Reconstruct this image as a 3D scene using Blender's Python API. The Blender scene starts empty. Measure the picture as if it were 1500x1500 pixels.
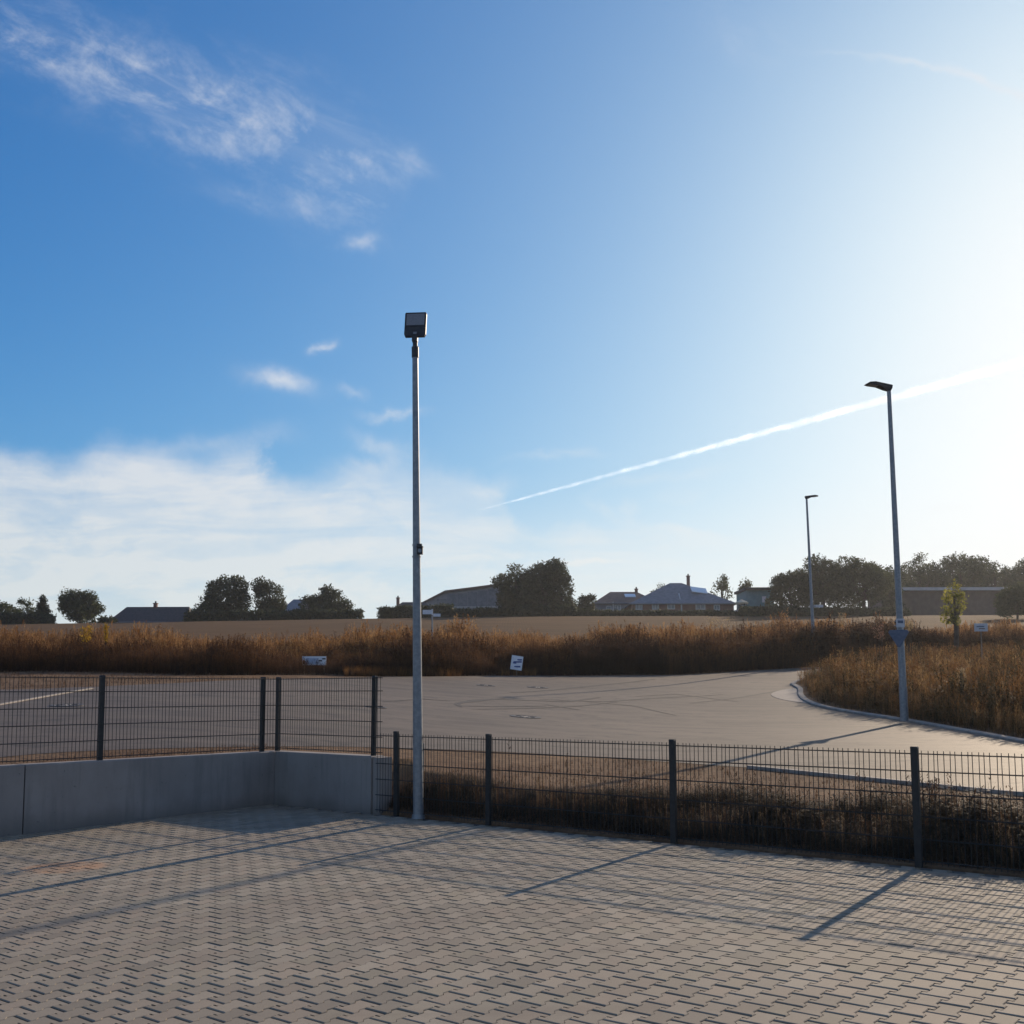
import bpy, math, random
import numpy as np
from mathutils import Matrix, Vector

random.seed(7)
rng = np.random.default_rng(11)
S = bpy.context.scene
COL = S.collection
rad = math.radians

# ------------------------------------------------------------------ camera
EYE, PITCH, ROLL, FPX, CX, CY = 1.574, 0.0923, 0.0025, 1638.0, 750.0, 860.0
cam = bpy.data.cameras.new('camera')
cam_ob = bpy.data.objects.new('camera', cam)
COL.objects.link(cam_ob)
cam.sensor_width = 36
cam.lens = FPX / 1500 * 36
cam.shift_y = (CY - 750) / 1500
cam.clip_start = 0.1
cam.clip_end = 60000
cam_ob.matrix_world = (Matrix.Translation((0, 0, EYE)) @ Matrix.Rotation(rad(90) + PITCH, 4, 'X')
                       @ Matrix.Rotation(-ROLL, 4, 'Z'))
S.camera = cam_ob
CAM_R = cam_ob.matrix_world.to_3x3()


def ray(px, py):
    """direction through a point of the 1500 x 1500 photograph"""
    return CAM_R @ Vector(((px - CX) / FPX, -(py - CY) / FPX, -1.0))


def at(px, py, d):
    """point of the place at forward distance d seen at that point of the photograph"""
    r = ray(px, py)
    return Vector((0, 0, EYE)) + r * (d / r.y)


def on_z(px, py, z):
    r = ray(px, py)
    return Vector((0, 0, EYE)) + r * ((z - EYE) / r.z)


def on_plane(px, py, lift=0.0):
    """first point where the sight line meets the rising land (see slope_z)"""
    r = ray(px, py)
    y = np.linspace(6, 140, 5361)
    h = EYE + r.z / r.y * y - np.asarray(slope_z(r.x / r.y * y, y)) - lift
    k = int(np.argmax(h < 0))
    f = h[k - 1] / (h[k - 1] - h[k])
    d = y[k - 1] + (y[k] - y[k - 1]) * f
    return Vector((r.x / r.y * d, d, EYE + r.z / r.y * d))


# ------------------------------------------------------------------ sky
SUN_EL, SUN_AZ = rad(19.6), rad(33.0)
world = bpy.data.worlds.new('World')
S.world = world
world.use_nodes = True
wt = world.node_tree
wn = wt.nodes


class G:
    """small helper that writes shader maths as nodes"""

    def __init__(s, tree):
        s.t = tree

    def put(s, sock, v):
        if hasattr(v, 'is_output'):
            s.t.links.new(v, sock)
        else:
            sock.default_value = v

    def m(s, op, a, b=0.0, c=None, clamp=False):
        n = s.t.nodes.new('ShaderNodeMath')
        n.operation = op
        n.use_clamp = clamp
        s.put(n.inputs[0], a)
        s.put(n.inputs[1], b)
        if c is not None:
            s.put(n.inputs[2], c)
        return n.outputs[0]

    def ramp(s, v, lo, hi, tlo=0.0, thi=1.0, smooth=True):
        n = s.t.nodes.new('ShaderNodeMapRange')
        if smooth:
            n.interpolation_type = 'SMOOTHSTEP'
        s.put(n.inputs['Value'], v)
        n.inputs['From Min'].default_value = lo
        n.inputs['From Max'].default_value = hi
        n.inputs['To Min'].default_value = tlo
        n.inputs['To Max'].default_value = thi
        return n.outputs['Result']

    def xyz(s, a, b, c=0.0):
        n = s.t.nodes.new('ShaderNodeCombineXYZ')
        for i, v in enumerate((a, b, c)):
            s.put(n.inputs[i], v)
        return n.outputs[0]

    def noise(s, vec, scale, detail=6, rough=0.55, dist=0.0, color=False):
        n = s.t.nodes.new('ShaderNodeTexNoise')
        if vec is not None:
            s.t.links.new(vec, n.inputs['Vector'])
        n.inputs['Scale'].default_value = scale
        n.inputs['Detail'].default_value = detail
        n.inputs['Roughness'].default_value = rough
        n.inputs['Distortion'].default_value = dist
        return n.outputs['Color' if color else 'Fac']

    def mix(s, f, a, b, kind='MIX'):
        n = s.t.nodes.new('ShaderNodeMix')
        n.data_type = 'RGBA'
        n.blend_type = kind
        s.put(n.inputs[0], f)
        for sock, v in ((n.inputs[6], a), (n.inputs[7], b)):
            if hasattr(v, 'is_output'):
                s.t.links.new(v, sock)
            else:
                sock.default_value = (*v, 1) if len(v) == 3 else v
        return n.outputs[2]


def build_sky():
    g = G(wt)
    bg = wn['Background']
    sky = wn.new('ShaderNodeTexSky')
    sky.sky_type = 'NISHITA'
    sky.sun_disc = False
    sky.sun_elevation = SUN_EL
    sky.sun_rotation = SUN_AZ
    sky.air_density, sky.dust_density, sky.ozone_density = 0.7, 1.0, 3.0
    hs = wn.new('ShaderNodeHueSaturation')
    hs.inputs['Saturation'].default_value = 1.3
    wt.links.new(sky.outputs[0], hs.inputs['Color'])
    # soft shoulder, as a camera renders the bright air near the sun
    STR = 0.12
    ss = wn.new('ShaderNodeSeparateColor')
    wt.links.new(hs.outputs[0], ss.inputs[0])
    ch = []
    for i, (k, TOP) in enumerate(((1.12, 1.07), (1.64, 1.02), (2.06, 1.01))):
        e = g.m('EXPONENT', g.m('MULTIPLY', ss.outputs[i], -0.1 * k / TOP))
        ch.append(g.m('MULTIPLY', g.m('SUBTRACT', 1.0, e), TOP / STR))
    base = g.xyz(*ch)
    tc = wn.new('ShaderNodeTexCoord')
    sp = wn.new('ShaderNodeSeparateXYZ')
    wt.links.new(tc.outputs['Generated'], sp.inputs[0])
    x, y, z = sp.outputs
    yy = g.m('MAXIMUM', y, 0.08)
    U = g.m('DIVIDE', x, yy)
    V = g.m('DIVIDE', z, yy)
    front = g.ramp(y, 0.08, 0.35)
    uv = g.xyz(U, V)
    # the same billowing warp for every cloud edge
    wsep = wn.new('ShaderNodeSeparateXYZ')
    wt.links.new(g.noise(uv, 9.0, 7, 0.62, color=True), wsep.inputs[0])
    wsep2 = wn.new('ShaderNodeSeparateXYZ')
    wt.links.new(g.noise(uv, 3.0, 3, 0.5, color=True), wsep2.inputs[0])
    Uw = g.m('ADD', g.m('MULTIPLY_ADD', wsep.outputs[0], 0.085, U), g.m('MULTIPLY', wsep2.outputs[0], 0.10))
    Vw = g.m('ADD', g.m('MULTIPLY_ADD', wsep.outputs[1], 0.055, V), g.m('MULTIPLY', wsep2.outputs[1], 0.06))
    off = (0.0425 + 0.05, 0.0275 + 0.03)

    def blob(px, py, a, b, ang=0.0, k=1.0, sharp=1.0):
        r = ray(px, py)
        u0, v0 = r.x / r.y + off[0], r.z / r.y + off[1]
        c, s_ = math.cos(rad(ang)), math.sin(rad(ang))
        du = g.m('SUBTRACT', Uw, u0)
        dv = g.m('SUBTRACT', Vw, v0)
        s = g.m('MULTIPLY_ADD', du, c * FPX / a, g.m('MULTIPLY', dv, -s_ * FPX / a))
        t = g.m('MULTIPLY_ADD', du, s_ * FPX / b, g.m('MULTIPLY', dv, c * FPX / b))
        q = g.m('MULTIPLY_ADD', s, s, g.m('MULTIPLY', t, t))
        return g.m('MULTIPLY', g.m('EXPONENT', g.m('MULTIPLY', g.m('POWER', q, sharp), -1.0)), k)

    def total(bl):
        out = blob(*bl[0])
        for b in bl[1:]:
            out = g.m('ADD', out, blob(*b))
        return out

    # high thin cirrus, fibrous
    cm = total([(140, 105, 190, 60, 14, 0.75), (285, 160, 180, 78, 22, 1.2), (475, 225, 105, 62, 42, 1.15),
                (25, 50, 120, 55, 8, 0.8), (525, 265, 60, 40, 50, 0.6), (335, 292, 75, 14, 12, 0.6),
                (455, 300, 40, 12, 35, 0.45), (1080, 40, 90, 35, 20, 0.45), (590, 235, 40, 12, 30, 0.5)])
    cn = wn.new('ShaderNodeMapping')
    cn.vector_type = 'TEXTURE'
    cn.inputs['Rotation'].default_value = (0, 0, rad(-30))
    cn.inputs['Scale'].default_value = (1 / 8.0, 1 / 13.0, 1)
    wt.links.new(uv, cn.inputs['Vector'])
    n1 = g.noise(cn.outputs[0], 1.7, 10, 0.66, 0.25)
    fib = wn.new('ShaderNodeMapping')
    fib.vector_type = 'TEXTURE'
    fib.inputs['Rotation'].default_value = (0, 0, rad(-22))
    fib.inputs['Scale'].default_value = (1 / 7.0, 1 / 36.0, 1)
    wt.links.new(uv, fib.inputs['Vector'])
    n2 = g.noise(fib.outputs[0], 1.0, 6, 0.6, 0.7)
    cirrus = g.m('MULTIPLY', cm, g.m('ADD', g.ramp(n1, 0.43, 0.80, 0.05, 0.56), g.ramp(n2, 0.42, 0.80, 0.0, 0.15)))
    # small separate puffs and streaks
    pm = total([(412, 566, 44, 15, 18, 1.2), (566, 605, 30, 7, 0, 1.2), (477, 515, 16, 8, -25, 1.0),
                (535, 354, 15, 15, 40, 0.7), (520, 578, 18, 7, 5, 0.6), (548, 648, 40, 14, 22, 0.7),
                (540, 682, 60, 15, -8, 0.75), (890, 745, 40, 15, 25, 0.75), (815, 664, 60, 6, -4, 0.5),
                (850, 828, 55, 4, 0, 0.7), (985, 722, 60, 22, -15, 0.45), (1455, 128, 75, 8, 20, 1.1),
                (1315, 95, 100, 6, 10, 0.7), (1010, 775, 120, 8, 0, 0.5), (700, 706, 45, 14, 0, 0.7),
                (1340, 765, 190, 10, -12, 0.5), (330, 648, 70, 14, -6, 0.5), (960, 690, 90, 9, -12, 0.4)])
    puffs = g.m('MULTIPLY', pm, g.ramp(n1, 0.30, 0.66, 0.20, 0.72))
    # low bank of cloud: its upper edge as a curve round the horizon, thinner towards the sun
    def curve(pts, lo, hi):
        n = wn.new('ShaderNodeFloatCurve')
        wt.links.new(g.m('MULTIPLY_ADD', g.m('SUBTRACT', Uw, off[0]), 1 / 1.4, 0.5, clamp=True), n.inputs['Value'])
        cv = n.mapping.curves[0]
        P = [((ray(px, 800).x / ray(px, 800).y + 0.7) / 1.4, (v - lo) / (hi - lo)) for px, v in pts]
        cv.points[0].location, cv.points[1].location = P[0], P[-1]
        for p in P[1:-1]:
            cv.points.new(*p)
        n.mapping.update()
        return g.m('MULTIPLY_ADD', n.outputs[0], hi - lo, lo)

    def vpx(px, py):
        r = ray(px, py)
        return r.z / r.y
    edge = curve([(px, vpx(px, py)) for px, py in ((-380, 640), (-100, 636), (10, 652), (90, 660), (170, 638), (250, 646), (320, 668), (385, 652), (425, 712), (470, 706), (540, 690),
                                                   (640, 684), (715, 700), (765, 752), (860, 762), (1000, 764), (1150, 778), (1300, 790), (1500, 745), (1880, 730))], 0.0, 0.4)
    dens = curve([(-380, 0.98), (420, 1.0), (640, 0.85), (740, 0.84), (900, 0.80), (1120, 0.60), (1300, 0.30), (1880, 0.35)], 0.0, 1.0)
    depth = g.m('SUBTRACT', edge, g.m('SUBTRACT', Vw, off[1]))
    bm = g.m('MULTIPLY', g.m('ADD', g.ramp(depth, -0.012, 0.022, 0, 0.8), g.ramp(depth, 0.0, 0.10, 0, 0.2)), dens)
    st = wn.new('ShaderNodeMapping')
    st.inputs['Scale'].default_value = (3.0, 20.0, 1)
    wt.links.new(uv, st.inputs['Vector'])
    n3 = g.noise(st.outputs[0], 1.6, 7, 0.58, 0.5)
    n5 = g.noise(g.xyz(Uw, g.m('MULTIPLY', Vw, 1.9)), 7.5, 9, 0.62, 0.2)
    bank = g.m('MULTIPLY', g.m('MULTIPLY', bm, g.ramp(n3, 0.32, 0.64, 0.62, 1.06)), g.ramp(n5, 0.32, 0.58, 0.66, 1.15))
    # pale air low over the land, all the way round
    el = g.m('ARCSINE', z)
    low = g.ramp(el, 0.20, 0.045, 0.0, 0.80)
    # unseen broken cloud added behind and overhead to make the fill less blue
    n4 = g.noise(tc.outputs['Generated'], 2.6, 8, 0.6, 0.3)
    rest = g.m('MULTIPLY', g.ramp(n4, 0.44, 0.62, 0.0, 0.62), g.m('SUBTRACT', 1.0, front))
    f = g.m('MULTIPLY_ADD', g.m('ADD', g.m('ADD', cirrus, puffs), bank), front, rest, clamp=True)
    veil = g.m('MAXIMUM', f, g.m('MULTIPLY', low, 0.95))
    lowcol = g.ramp(el, 0.02, 0.30)
    ccol = g.mix(lowcol, (0.66 / STR, 0.69 / STR, 0.68 / STR), (0.64 / STR, 0.66 / STR, 0.70 / STR))
    lit = g.mix(0.14, ccol, base, 'ADD')
    near_sun = g.m('ADD', g.m('MULTIPLY', x, math.sin(SUN_AZ)), g.m('MULTIPLY', y, math.cos(SUN_AZ)))
    gain = g.m('MULTIPLY', g.ramp(near_sun, 0.5, 1.0, 1.0, 1.06), g.ramp(near_sun, -0.6, 0.55, 0.78, 1.0))
    lit = g.mix(1.0, lit, g.xyz(gain, gain, gain), 'MULTIPLY')
    out = g.mix(veil, base, lit)
    wt.links.new(out, bg.inputs[0])
    bg.inputs[1].default_value = STR


build_sky()

sun = bpy.data.lights.new('sun', 'SUN')
sun.energy = 5.0
sun.angle = rad(0.53)
sun.color = (1.0, 0.80, 0.58)
sun_ob = bpy.data.objects.new('sun', sun)
COL.objects.link(sun_ob)
SUN_DIR = Vector((math.sin(SUN_AZ) * math.cos(SUN_EL), math.cos(SUN_AZ) * math.cos(SUN_EL), math.sin(SUN_EL)))
sun_ob.rotation_euler = SUN_DIR.to_track_quat('Z', 'Y').to_euler()

S.view_settings.view_transform = 'Standard'
S.view_settings.look = 'None'
S.view_settings.gamma = 1
S.view_settings.exposure = 0.0
S.view_settings.use_curve_mapping = False
S.render.engine = 'CYCLES'
S.cycles.use_denoising = True
S.cycles.max_bounces = 6
S.cycles.transparent_max_bounces = 16


# ------------------------------------------------------------------ mesh helpers
class MB:
    def __init__(s):
        s.v, s.f = [], []

    def add(s, vs, fs):
        o = len(s.v)
        s.v += [tuple(p) for p in vs]
        s.f += [tuple(i + o for i in f) for f in fs]
        return s

    def box(s, c, size, rot=None, taper=1.0):
        hx, hy, hz = (d / 2 for d in size)
        vs = [Vector((sx * hx * (taper if sz > 0 else 1), sy * hy * (taper if sz > 0 else 1), sz * hz))
              for sz in (-1, 1) for sx, sy in ((-1, -1), (1, -1), (1, 1), (-1, 1))]
        if rot is not None:
            vs = [rot @ p for p in vs]
        c = Vector(c)
        return s.add([c + p for p in vs], [(3, 2, 1, 0), (4, 5, 6, 7), (0, 1, 5, 4), (1, 2, 6, 5), (2, 3, 7, 6), (3, 0, 4, 7)])

    def tube(s, pts, radii, n=8, caps=True):
        pts = [Vector(p) for p in pts]
        if not hasattr(radii, '__len__'):
            radii = [radii] * len(pts)
        o = len(s.v)
        for i, p in enumerate(pts):
            d = (pts[min(i + 1, len(pts) - 1)] - pts[max(i - 1, 0)]).normalized()
            a = d.orthogonal().normalized() if abs(d.z) < 0.9 else Vector((1, 0, 0)) - d * d.x
            a.normalize()
            b = d.cross(a)
            for k in range(n):
                t = 2 * math.pi * k / n
                s.v.append(tuple(p + (a * math.cos(t) + b * math.sin(t)) * radii[i]))
        for i in range(len(pts) - 1):
            for k in range(n):
                k2 = (k + 1) % n
                s.f.append((o + i * n + k, o + i * n + k2, o + (i + 1) * n + k2, o + (i + 1) * n + k))
        if caps:
            s.f.append(tuple(o + k for k in reversed(range(n))))
            s.f.append(tuple(o + (len(pts) - 1) * n + k for k in range(n)))
        return s

    def prism(s, poly, z0, z1):
        n = len(poly)
        vs = [(p[0], p[1], z0) for p in poly] + [(p[0], p[1], z1) for p in poly]
        fs = [tuple(reversed(range(n))), tuple(range(n, 2 * n))]
        fs += [(i, (i + 1) % n, n + (i + 1) % n, n + i) for i in range(n)]
        return s.add(vs, fs)

    def mesh(s, name):
        me = bpy.data.meshes.new(name)
        me.from_pydata(s.v, [], s.f)
        me.validate()
        me.update()
        return me


def np_mesh(name, v, tri, attr=None):
    me = bpy.data.meshes.new(name)
    v = np.asarray(v, np.float32)
    tri = np.asarray(tri, np.int32)
    me.vertices.add(len(v))
    me.vertices.foreach_set('co', v.ravel())
    me.loops.add(tri.size)
    me.loops.foreach_set('vertex_index', tri.ravel())
    me.polygons.add(len(tri))
    me.polygons.foreach_set('loop_start', np.arange(0, tri.size, 3, dtype=np.int32))
    for k, a in (attr or {}).items():
        at_ = me.attributes.new(k, 'FLOAT', 'POINT')
        at_.data.foreach_set('value', np.asarray(a, np.float32))
    me.update(calc_edges=True)
    me.shade_flat()
    return me


def link(name, data, material=None, parent=None, loc=None, smooth=None, **props):
    if isinstance(data, MB):
        data = data.mesh(name)
    o = bpy.data.objects.new(name, data)
    COL.objects.link(o)
    if material is not None and data is not None and not data.materials:
        data.materials.append(material)
    if parent is not None:
        o.parent = parent
    if loc is not None:
        o.location = loc
    if smooth is not None:
        data.shade_smooth()
        if smooth < 3.1:
            data.set_sharp_from_angle(angle=smooth)
    for k, v in props.items():
        o[k] = v
    return o


def thing(name, label, category, loc=(0, 0, 0), rz=0.0, group=None):
    o = bpy.data.objects.new(name, None)
    o.empty_display_size = 0.2
    COL.objects.link(o)
    o.location = loc
    o.rotation_euler = (0, 0, rz)
    o['label'] = label
    o['category'] = category
    if group:
        o['group'] = group
    return o


# ------------------------------------------------------------------ materials
def new_mat(name):
    m = bpy.data.materials.new(name)
    m.use_nodes = True
    t = m.node_tree
    return m, t, t.nodes['Principled BSDF'], G(t)


def objco(t):
    n = t.nodes.new('ShaderNodeTexCoord')
    return n.outputs['Object']


def posco(t):
    n = t.nodes.new('ShaderNodeNewGeometry')
    return n.outputs['Position']


def bump(t, h, strength, dist, bsdf):
    n = t.nodes.new('ShaderNodeBump')
    n.inputs['Strength'].default_value = strength
    n.inputs['Distance'].default_value = dist
    t.links.new(h, n.inputs['Height'])
    t.links.new(n.outputs[0], bsdf.inputs['Normal'])


def mat(name, c1, c2=None, rough=0.8, scale=3.0, detail=6, metal=0.0, bump_k=0.0, bump_scale=60, spec=0.4, lo=0.35, hi=0.65):
    m, t, b, g = new_mat(name)
    b.inputs['Roughness'].default_value = rough
    b.inputs['Metallic'].default_value = metal
    b.inputs['Specular IOR Level'].default_value = spec
    if c2 is None:
        b.inputs['Base Color'].default_value = (*c1, 1)
    else:
        p = posco(t)
        f = g.ramp(g.noise(p, scale, detail, 0.6), lo, hi)
        t.links.new(g.mix(f, c1, c2), b.inputs['Base Color'])
        if bump_k:
            bump(t, g.noise(p, bump_scale, 4, 0.6), bump_k, 0.01, b)
    return m


def asphalt_mat():
    m, t, b, g = new_mat('asphalt')
    p = posco(t)
    big = g.ramp(g.noise(p, 0.22, 5, 0.6, 0.6), 0.32, 0.68)
    mp = t.nodes.new('ShaderNodeMapping')
    mp.inputs['Rotation'].default_value = (0, 0, rad(-12))
    mp.inputs['Scale'].default_value = (0.16, 1.0, 1)
    t.links.new(p, mp.inputs['Vector'])
    streak = g.ramp(g.noise(mp.outputs[0], 1.3, 7, 0.65, 0.8), 0.38, 0.66)
    c = g.mix(big, (0.080, 0.060, 0.044), (0.150, 0.112, 0.080))
    c = g.mix(g.ramp(g.noise(p, 1.7, 8, 0.7, 0.5), 0.47, 0.63, 0, 0.85), c, (0.060, 0.046, 0.035))
    c = g.mix(g.m('MULTIPLY', streak, 0.6), c, (0.172, 0.130, 0.092))
    grain = g.noise(p, 90, 3, 0.7)
    c = g.mix(g.ramp(grain, 0.35, 0.7, 0.0, 0.35), c, (0.06, 0.052, 0.047))
    t.links.new(c, b.inputs['Base Color'])
    b.inputs['Roughness'].default_value = 0.72
    b.inputs['Specular IOR Level'].default_value = 0.35
    bump(t, g.m('ADD', grain, g.m('MULTIPLY', streak, 0.6)), 0.35, 0.01, b)
    return m


def ground_mat():
    m, t, b, g = new_mat('dry_soil')
    p = posco(t)
    n1 = g.noise(p, 0.9, 8, 0.65)
    n2 = g.noise(p, 7.0, 6, 0.65)
    c = g.mix(g.ramp(n1, 0.36, 0.64), (0.145, 0.085, 0.050), (0.23, 0.145, 0.085))
    c = g.mix(g.ramp(n2, 0.45, 0.72, 0, 0.8), c, (0.075, 0.05, 0.034))
    t.links.new(c, b.inputs['Base Color'])
    b.inputs['Roughness'].default_value = 0.95
    b.inputs['Specular IOR Level'].default_value = 0.1
    bump(t, n2, 0.9, 0.06, b)
    return m


def field_mat():
    m, t, b, g = new_mat('stubble_field')
    p = posco(t)
    mp = t.nodes.new('ShaderNodeMapping')
    mp.inputs['Scale'].default_value = (0.35, 1.2, 1)
    t.links.new(p, mp.inputs['Vector'])
    n1 = g.noise(mp.outputs[0], 0.5, 8, 0.65)
    c = g.mix(g.ramp(n1, 0.35, 0.65), (0.100, 0.055, 0.026), (0.175, 0.097, 0.044))
    t.links.new(c, b.inputs['Base Color'])
    b.inputs['Roughness'].default_value = 0.95
    b.inputs['Specular IOR Level'].default_value = 0.08
    rw = t.nodes.new('ShaderNodeTexWave')                # drilled rows of stubble
    rw.inputs['Scale'].default_value = 1.1
    rw.inputs['Distortion'].default_value = 1.5
    rw.inputs['Detail'].default_value = 3
    t.links.new(p, rw.inputs['Vector'])
    c = g.mix(g.m('MULTIPLY', rw.outputs['Fac'], 0.45), c, (0.085, 0.048, 0.024))
    c = g.mix(g.ramp(g.noise(p, 0.06, 5, 0.6), 0.4, 0.65, 0, 0.5), c, (0.105, 0.062, 0.030))
    t.links.new(c, b.inputs['Base Color'])
    bump(t, g.noise(p, 3.0, 6, 0.7), 0.8, 0.15, b)
    return m


def paver_mat():
    m, t, b, g = new_mat('paving_concrete')
    a = t.nodes.new('ShaderNodeAttribute')
    a.attribute_name = 'rnd'
    oi = t.nodes.new('ShaderNodeObjectInfo')
    r = g.m('FRACT', g.m('ADD', a.outputs['Fac'], oi.outputs['Random']))
    p = posco(t)
    c = g.mix(r, (0.225, 0.200, 0.156), (0.370, 0.322, 0.248))
    c = g.mix(g.ramp(g.m('FRACT', g.m('MULTIPLY', r, 7.31)), 0.55, 1.0, 0, 0.55), c, (0.335, 0.268, 0.200))
    c = g.mix(g.ramp(g.m('FRACT', g.m('MULTIPLY', r, 13.7)), 0.7, 1.0, 0, 0.5), c, (0.285, 0.255, 0.18))
    c = g.mix(g.ramp(g.noise(p, 0.45, 5, 0.6), 0.35, 0.7, 0, 0.45), c, (0.245, 0.195, 0.15))
    sp = t.nodes.new('ShaderNodeSeparateXYZ')           # a handful of rust-tinted stones
    t.links.new(p, sp.inputs[0])
    ex = g.m('MULTIPLY', g.m('ADD', sp.outputs[0], 4.22), 2.2)
    ey = g.m('MULTIPLY', g.m('SUBTRACT', sp.outputs[1], 10.75), 2.6)
    q = g.m('ADD', g.m('MULTIPLY', ex, ex), g.m('MULTIPLY', ey, ey))
    c = g.mix(g.m('MULTIPLY', g.ramp(q, 1.0, 0.35), g.ramp(r, 0.1, 0.6, 0.35, 0.9)), c, (0.44, 0.26, 0.15))
    stain = g.noise(p, 1.6, 8, 0.68, 0.6)
    c = g.mix(g.ramp(stain, 0.52, 0.74, 0, 0.42), c, (0.17, 0.142, 0.112))
    mp = t.nodes.new('ShaderNodeMapping')
    mp.inputs['Rotation'].default_value = (0, 0, rad(58))
    mp.inputs['Scale'].default_value = (0.22, 2.4, 1)
    t.links.new(p, mp.inputs['Vector'])
    trk = g.noise(mp.outputs[0], 0.7, 4, 0.55, 0.3)
    c = g.mix(g.ramp(trk, 0.56, 0.70, 0, 0.30), c, (0.18, 0.150, 0.120))
    grain = g.noise(p, 170, 4, 0.75)
    c = g.mix(g.ramp(grain, 0.42, 0.75, 0, 0.42), c, (0.14, 0.122, 0.102))
    t.links.new(c, b.inputs['Base Color'])
    b.inputs['Roughness'].default_value = 0.82
    b.inputs['Specular IOR Level'].default_value = 0.3
    bump(t, grain, 0.25, 0.004, b)
    return m


def concrete_mat():
    m, t, b, g = new_mat('wall_concrete')
    p = posco(t)
    n1 = g.noise(p, 1.2, 6, 0.6)
    c = g.mix(g.ramp(n1, 0.3, 0.7), (0.24, 0.215, 0.198), (0.30, 0.272, 0.25))
    mp = t.nodes.new('ShaderNodeMapping')
    mp.inputs['Scale'].default_value = (6, 6, 0.5)
    t.links.new(p, mp.inputs['Vector'])
    drip = g.noise(mp.outputs[0], 1.3, 7, 0.68)
    c = g.mix(g.ramp(drip, 0.46, 0.72, 0, 0.55), c, (0.165, 0.155, 0.148))
    sp = t.nodes.new('ShaderNodeSeparateXYZ')
    t.links.new(p, sp.inputs[0])
    foot = g.ramp(g.m('MULTIPLY_ADD', n1, 0.25, sp.outputs[2]), 0.34, 0.08, 0.0, 0.5)   # splash dirt along the foot
    c = g.mix(foot, c, (0.13, 0.11, 0.092))
    t.links.new(c, b.inputs['Base Color'])
    b.inputs['Roughness'].default_value = 0.85
    pore = g.ramp(g.noise(p, 26, 2, 0.5), 0.70, 0.76)
    c = g.mix(g.m('MULTIPLY', pore, 0.6), c, (0.09, 0.085, 0.08))
    t.links.new(c, b.inputs['Base Color'])
    bump(t, g.m('SUBTRACT', g.noise(p, 45, 4, 0.6), pore), 0.2, 0.01, b)
    return m


def leafy_mat(name, cols, trans=0.45, rough=0.7):
    """leaves and stalks: colour varies per leaf by 'rnd' and by 'tip' (seed heads)"""
    m, t, b, g = new_mat(name)
    a = t.nodes.new('ShaderNodeAttribute')
    a.attribute_name = 'rnd'
    cr = t.nodes.new('ShaderNodeValToRGB')
    els = cr.color_ramp.elements
    while len(els) < len(cols):
        els.new(0.5)
    for i, c in enumerate(cols):
        els[i].position = i / (len(cols) - 1)
        els[i].color = (*c, 1)
    t.links.new(a.outputs['Fac'], cr.inputs[0])
    b.inputs['Roughness'].default_value = rough
    b.inputs['Specular IOR Level'].default_value = 0.2
    t.links.new(cr.outputs[0], b.inputs['Base Color'])
    tr = t.nodes.new('ShaderNodeBsdfTranslucent')
    t.links.new(cr.outputs[0], tr.inputs['Color'])
    mx = t.nodes.new('ShaderNodeMixShader')
    mx.inputs[0].default_value = trans
    t.links.new(b.outputs[0], mx.inputs[1])
    t.links.new(tr.outputs[0], mx.inputs[2])
    t.links.new(mx.outputs[0], t.nodes['Material Output'].inputs['Surface'])
    return m


def glass_mat(name, c, rough=0.08):
    m, t, b, g = new_mat(name)
    b.inputs['Base Color'].default_value = (*c, 1)
    b.inputs['Roughness'].default_value = rough
    b.inputs['Specular IOR Level'].default_value = 0.7
    return m


M_ASPH = asphalt_mat()
M_SOIL = ground_mat()
M_FIELD = field_mat()
M_PAVE = paver_mat()
M_CONC = concrete_mat()
M_JOINT = mat('joint_sand', (0.035, 0.03, 0.025), (0.06, 0.05, 0.04), 0.95, 8)
M_KERB = mat('kerb_concrete', (0.25, 0.22, 0.19), (0.34, 0.30, 0.26), 0.85, 4, bump_k=0.2)
M_EDGE = mat('edging_concrete', (0.26, 0.23, 0.20), (0.36, 0.32, 0.28), 0.85, 3)
M_EDGEDARK = mat('shade_dark_edging', (0.10, 0.09, 0.08), (0.15, 0.135, 0.12), 0.9, 6)  # concrete darkened to stand in for the shadow line under the fence
M_FENCE = mat('anthracite_coating', (0.018, 0.020, 0.021), (0.026, 0.028, 0.029), 0.55, 20, spec=0.35)
M_GALV = mat('galvanised_steel', (0.20, 0.215, 0.235), (0.27, 0.285, 0.30), 0.45, 14, metal=0.35, spec=0.5)
M_LAMPDARK = mat('dark_lamp_housing', (0.030, 0.030, 0.033), (0.042, 0.042, 0.045), 0.5, 30)
M_LENS = mat('lamp_lens', (0.20, 0.20, 0.21), (0.26, 0.26, 0.27), 0.35, 80, spec=0.5)
M_COVER = mat('cover_concrete', (0.27, 0.235, 0.195), (0.36, 0.315, 0.265), 0.8, 14)
M_IRON = mat('cast_iron', (0.05, 0.045, 0.042), (0.085, 0.075, 0.068), 0.6, 30)
M_WHITE = mat('white_board', (0.66, 0.68, 0.72), (0.76, 0.77, 0.80), 0.6, 9)
M_BLUE = mat('blue_print', (0.05, 0.07, 0.22), (0.08, 0.11, 0.30), 0.6, 20)
M_SHEETBLUE = mat('pale_blue_print', (0.34, 0.42, 0.55), (0.48, 0.54, 0.66), 0.6, 12)
M_BLACKPRINT = mat('black_print', (0.02, 0.02, 0.025), None, 0.6)
M_SIGNBACK = mat('sign_back_grey', (0.075, 0.105, 0.165), (0.10, 0.135, 0.20), 0.5, 12, metal=0.1)
M_PLATE = mat('pale_plate', (0.50, 0.50, 0.52), (0.60, 0.60, 0.62), 0.55, 12)
M_WOOD = mat('weathered_stake', (0.20, 0.15, 0.11), (0.30, 0.23, 0.17), 0.85, 12)
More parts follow.
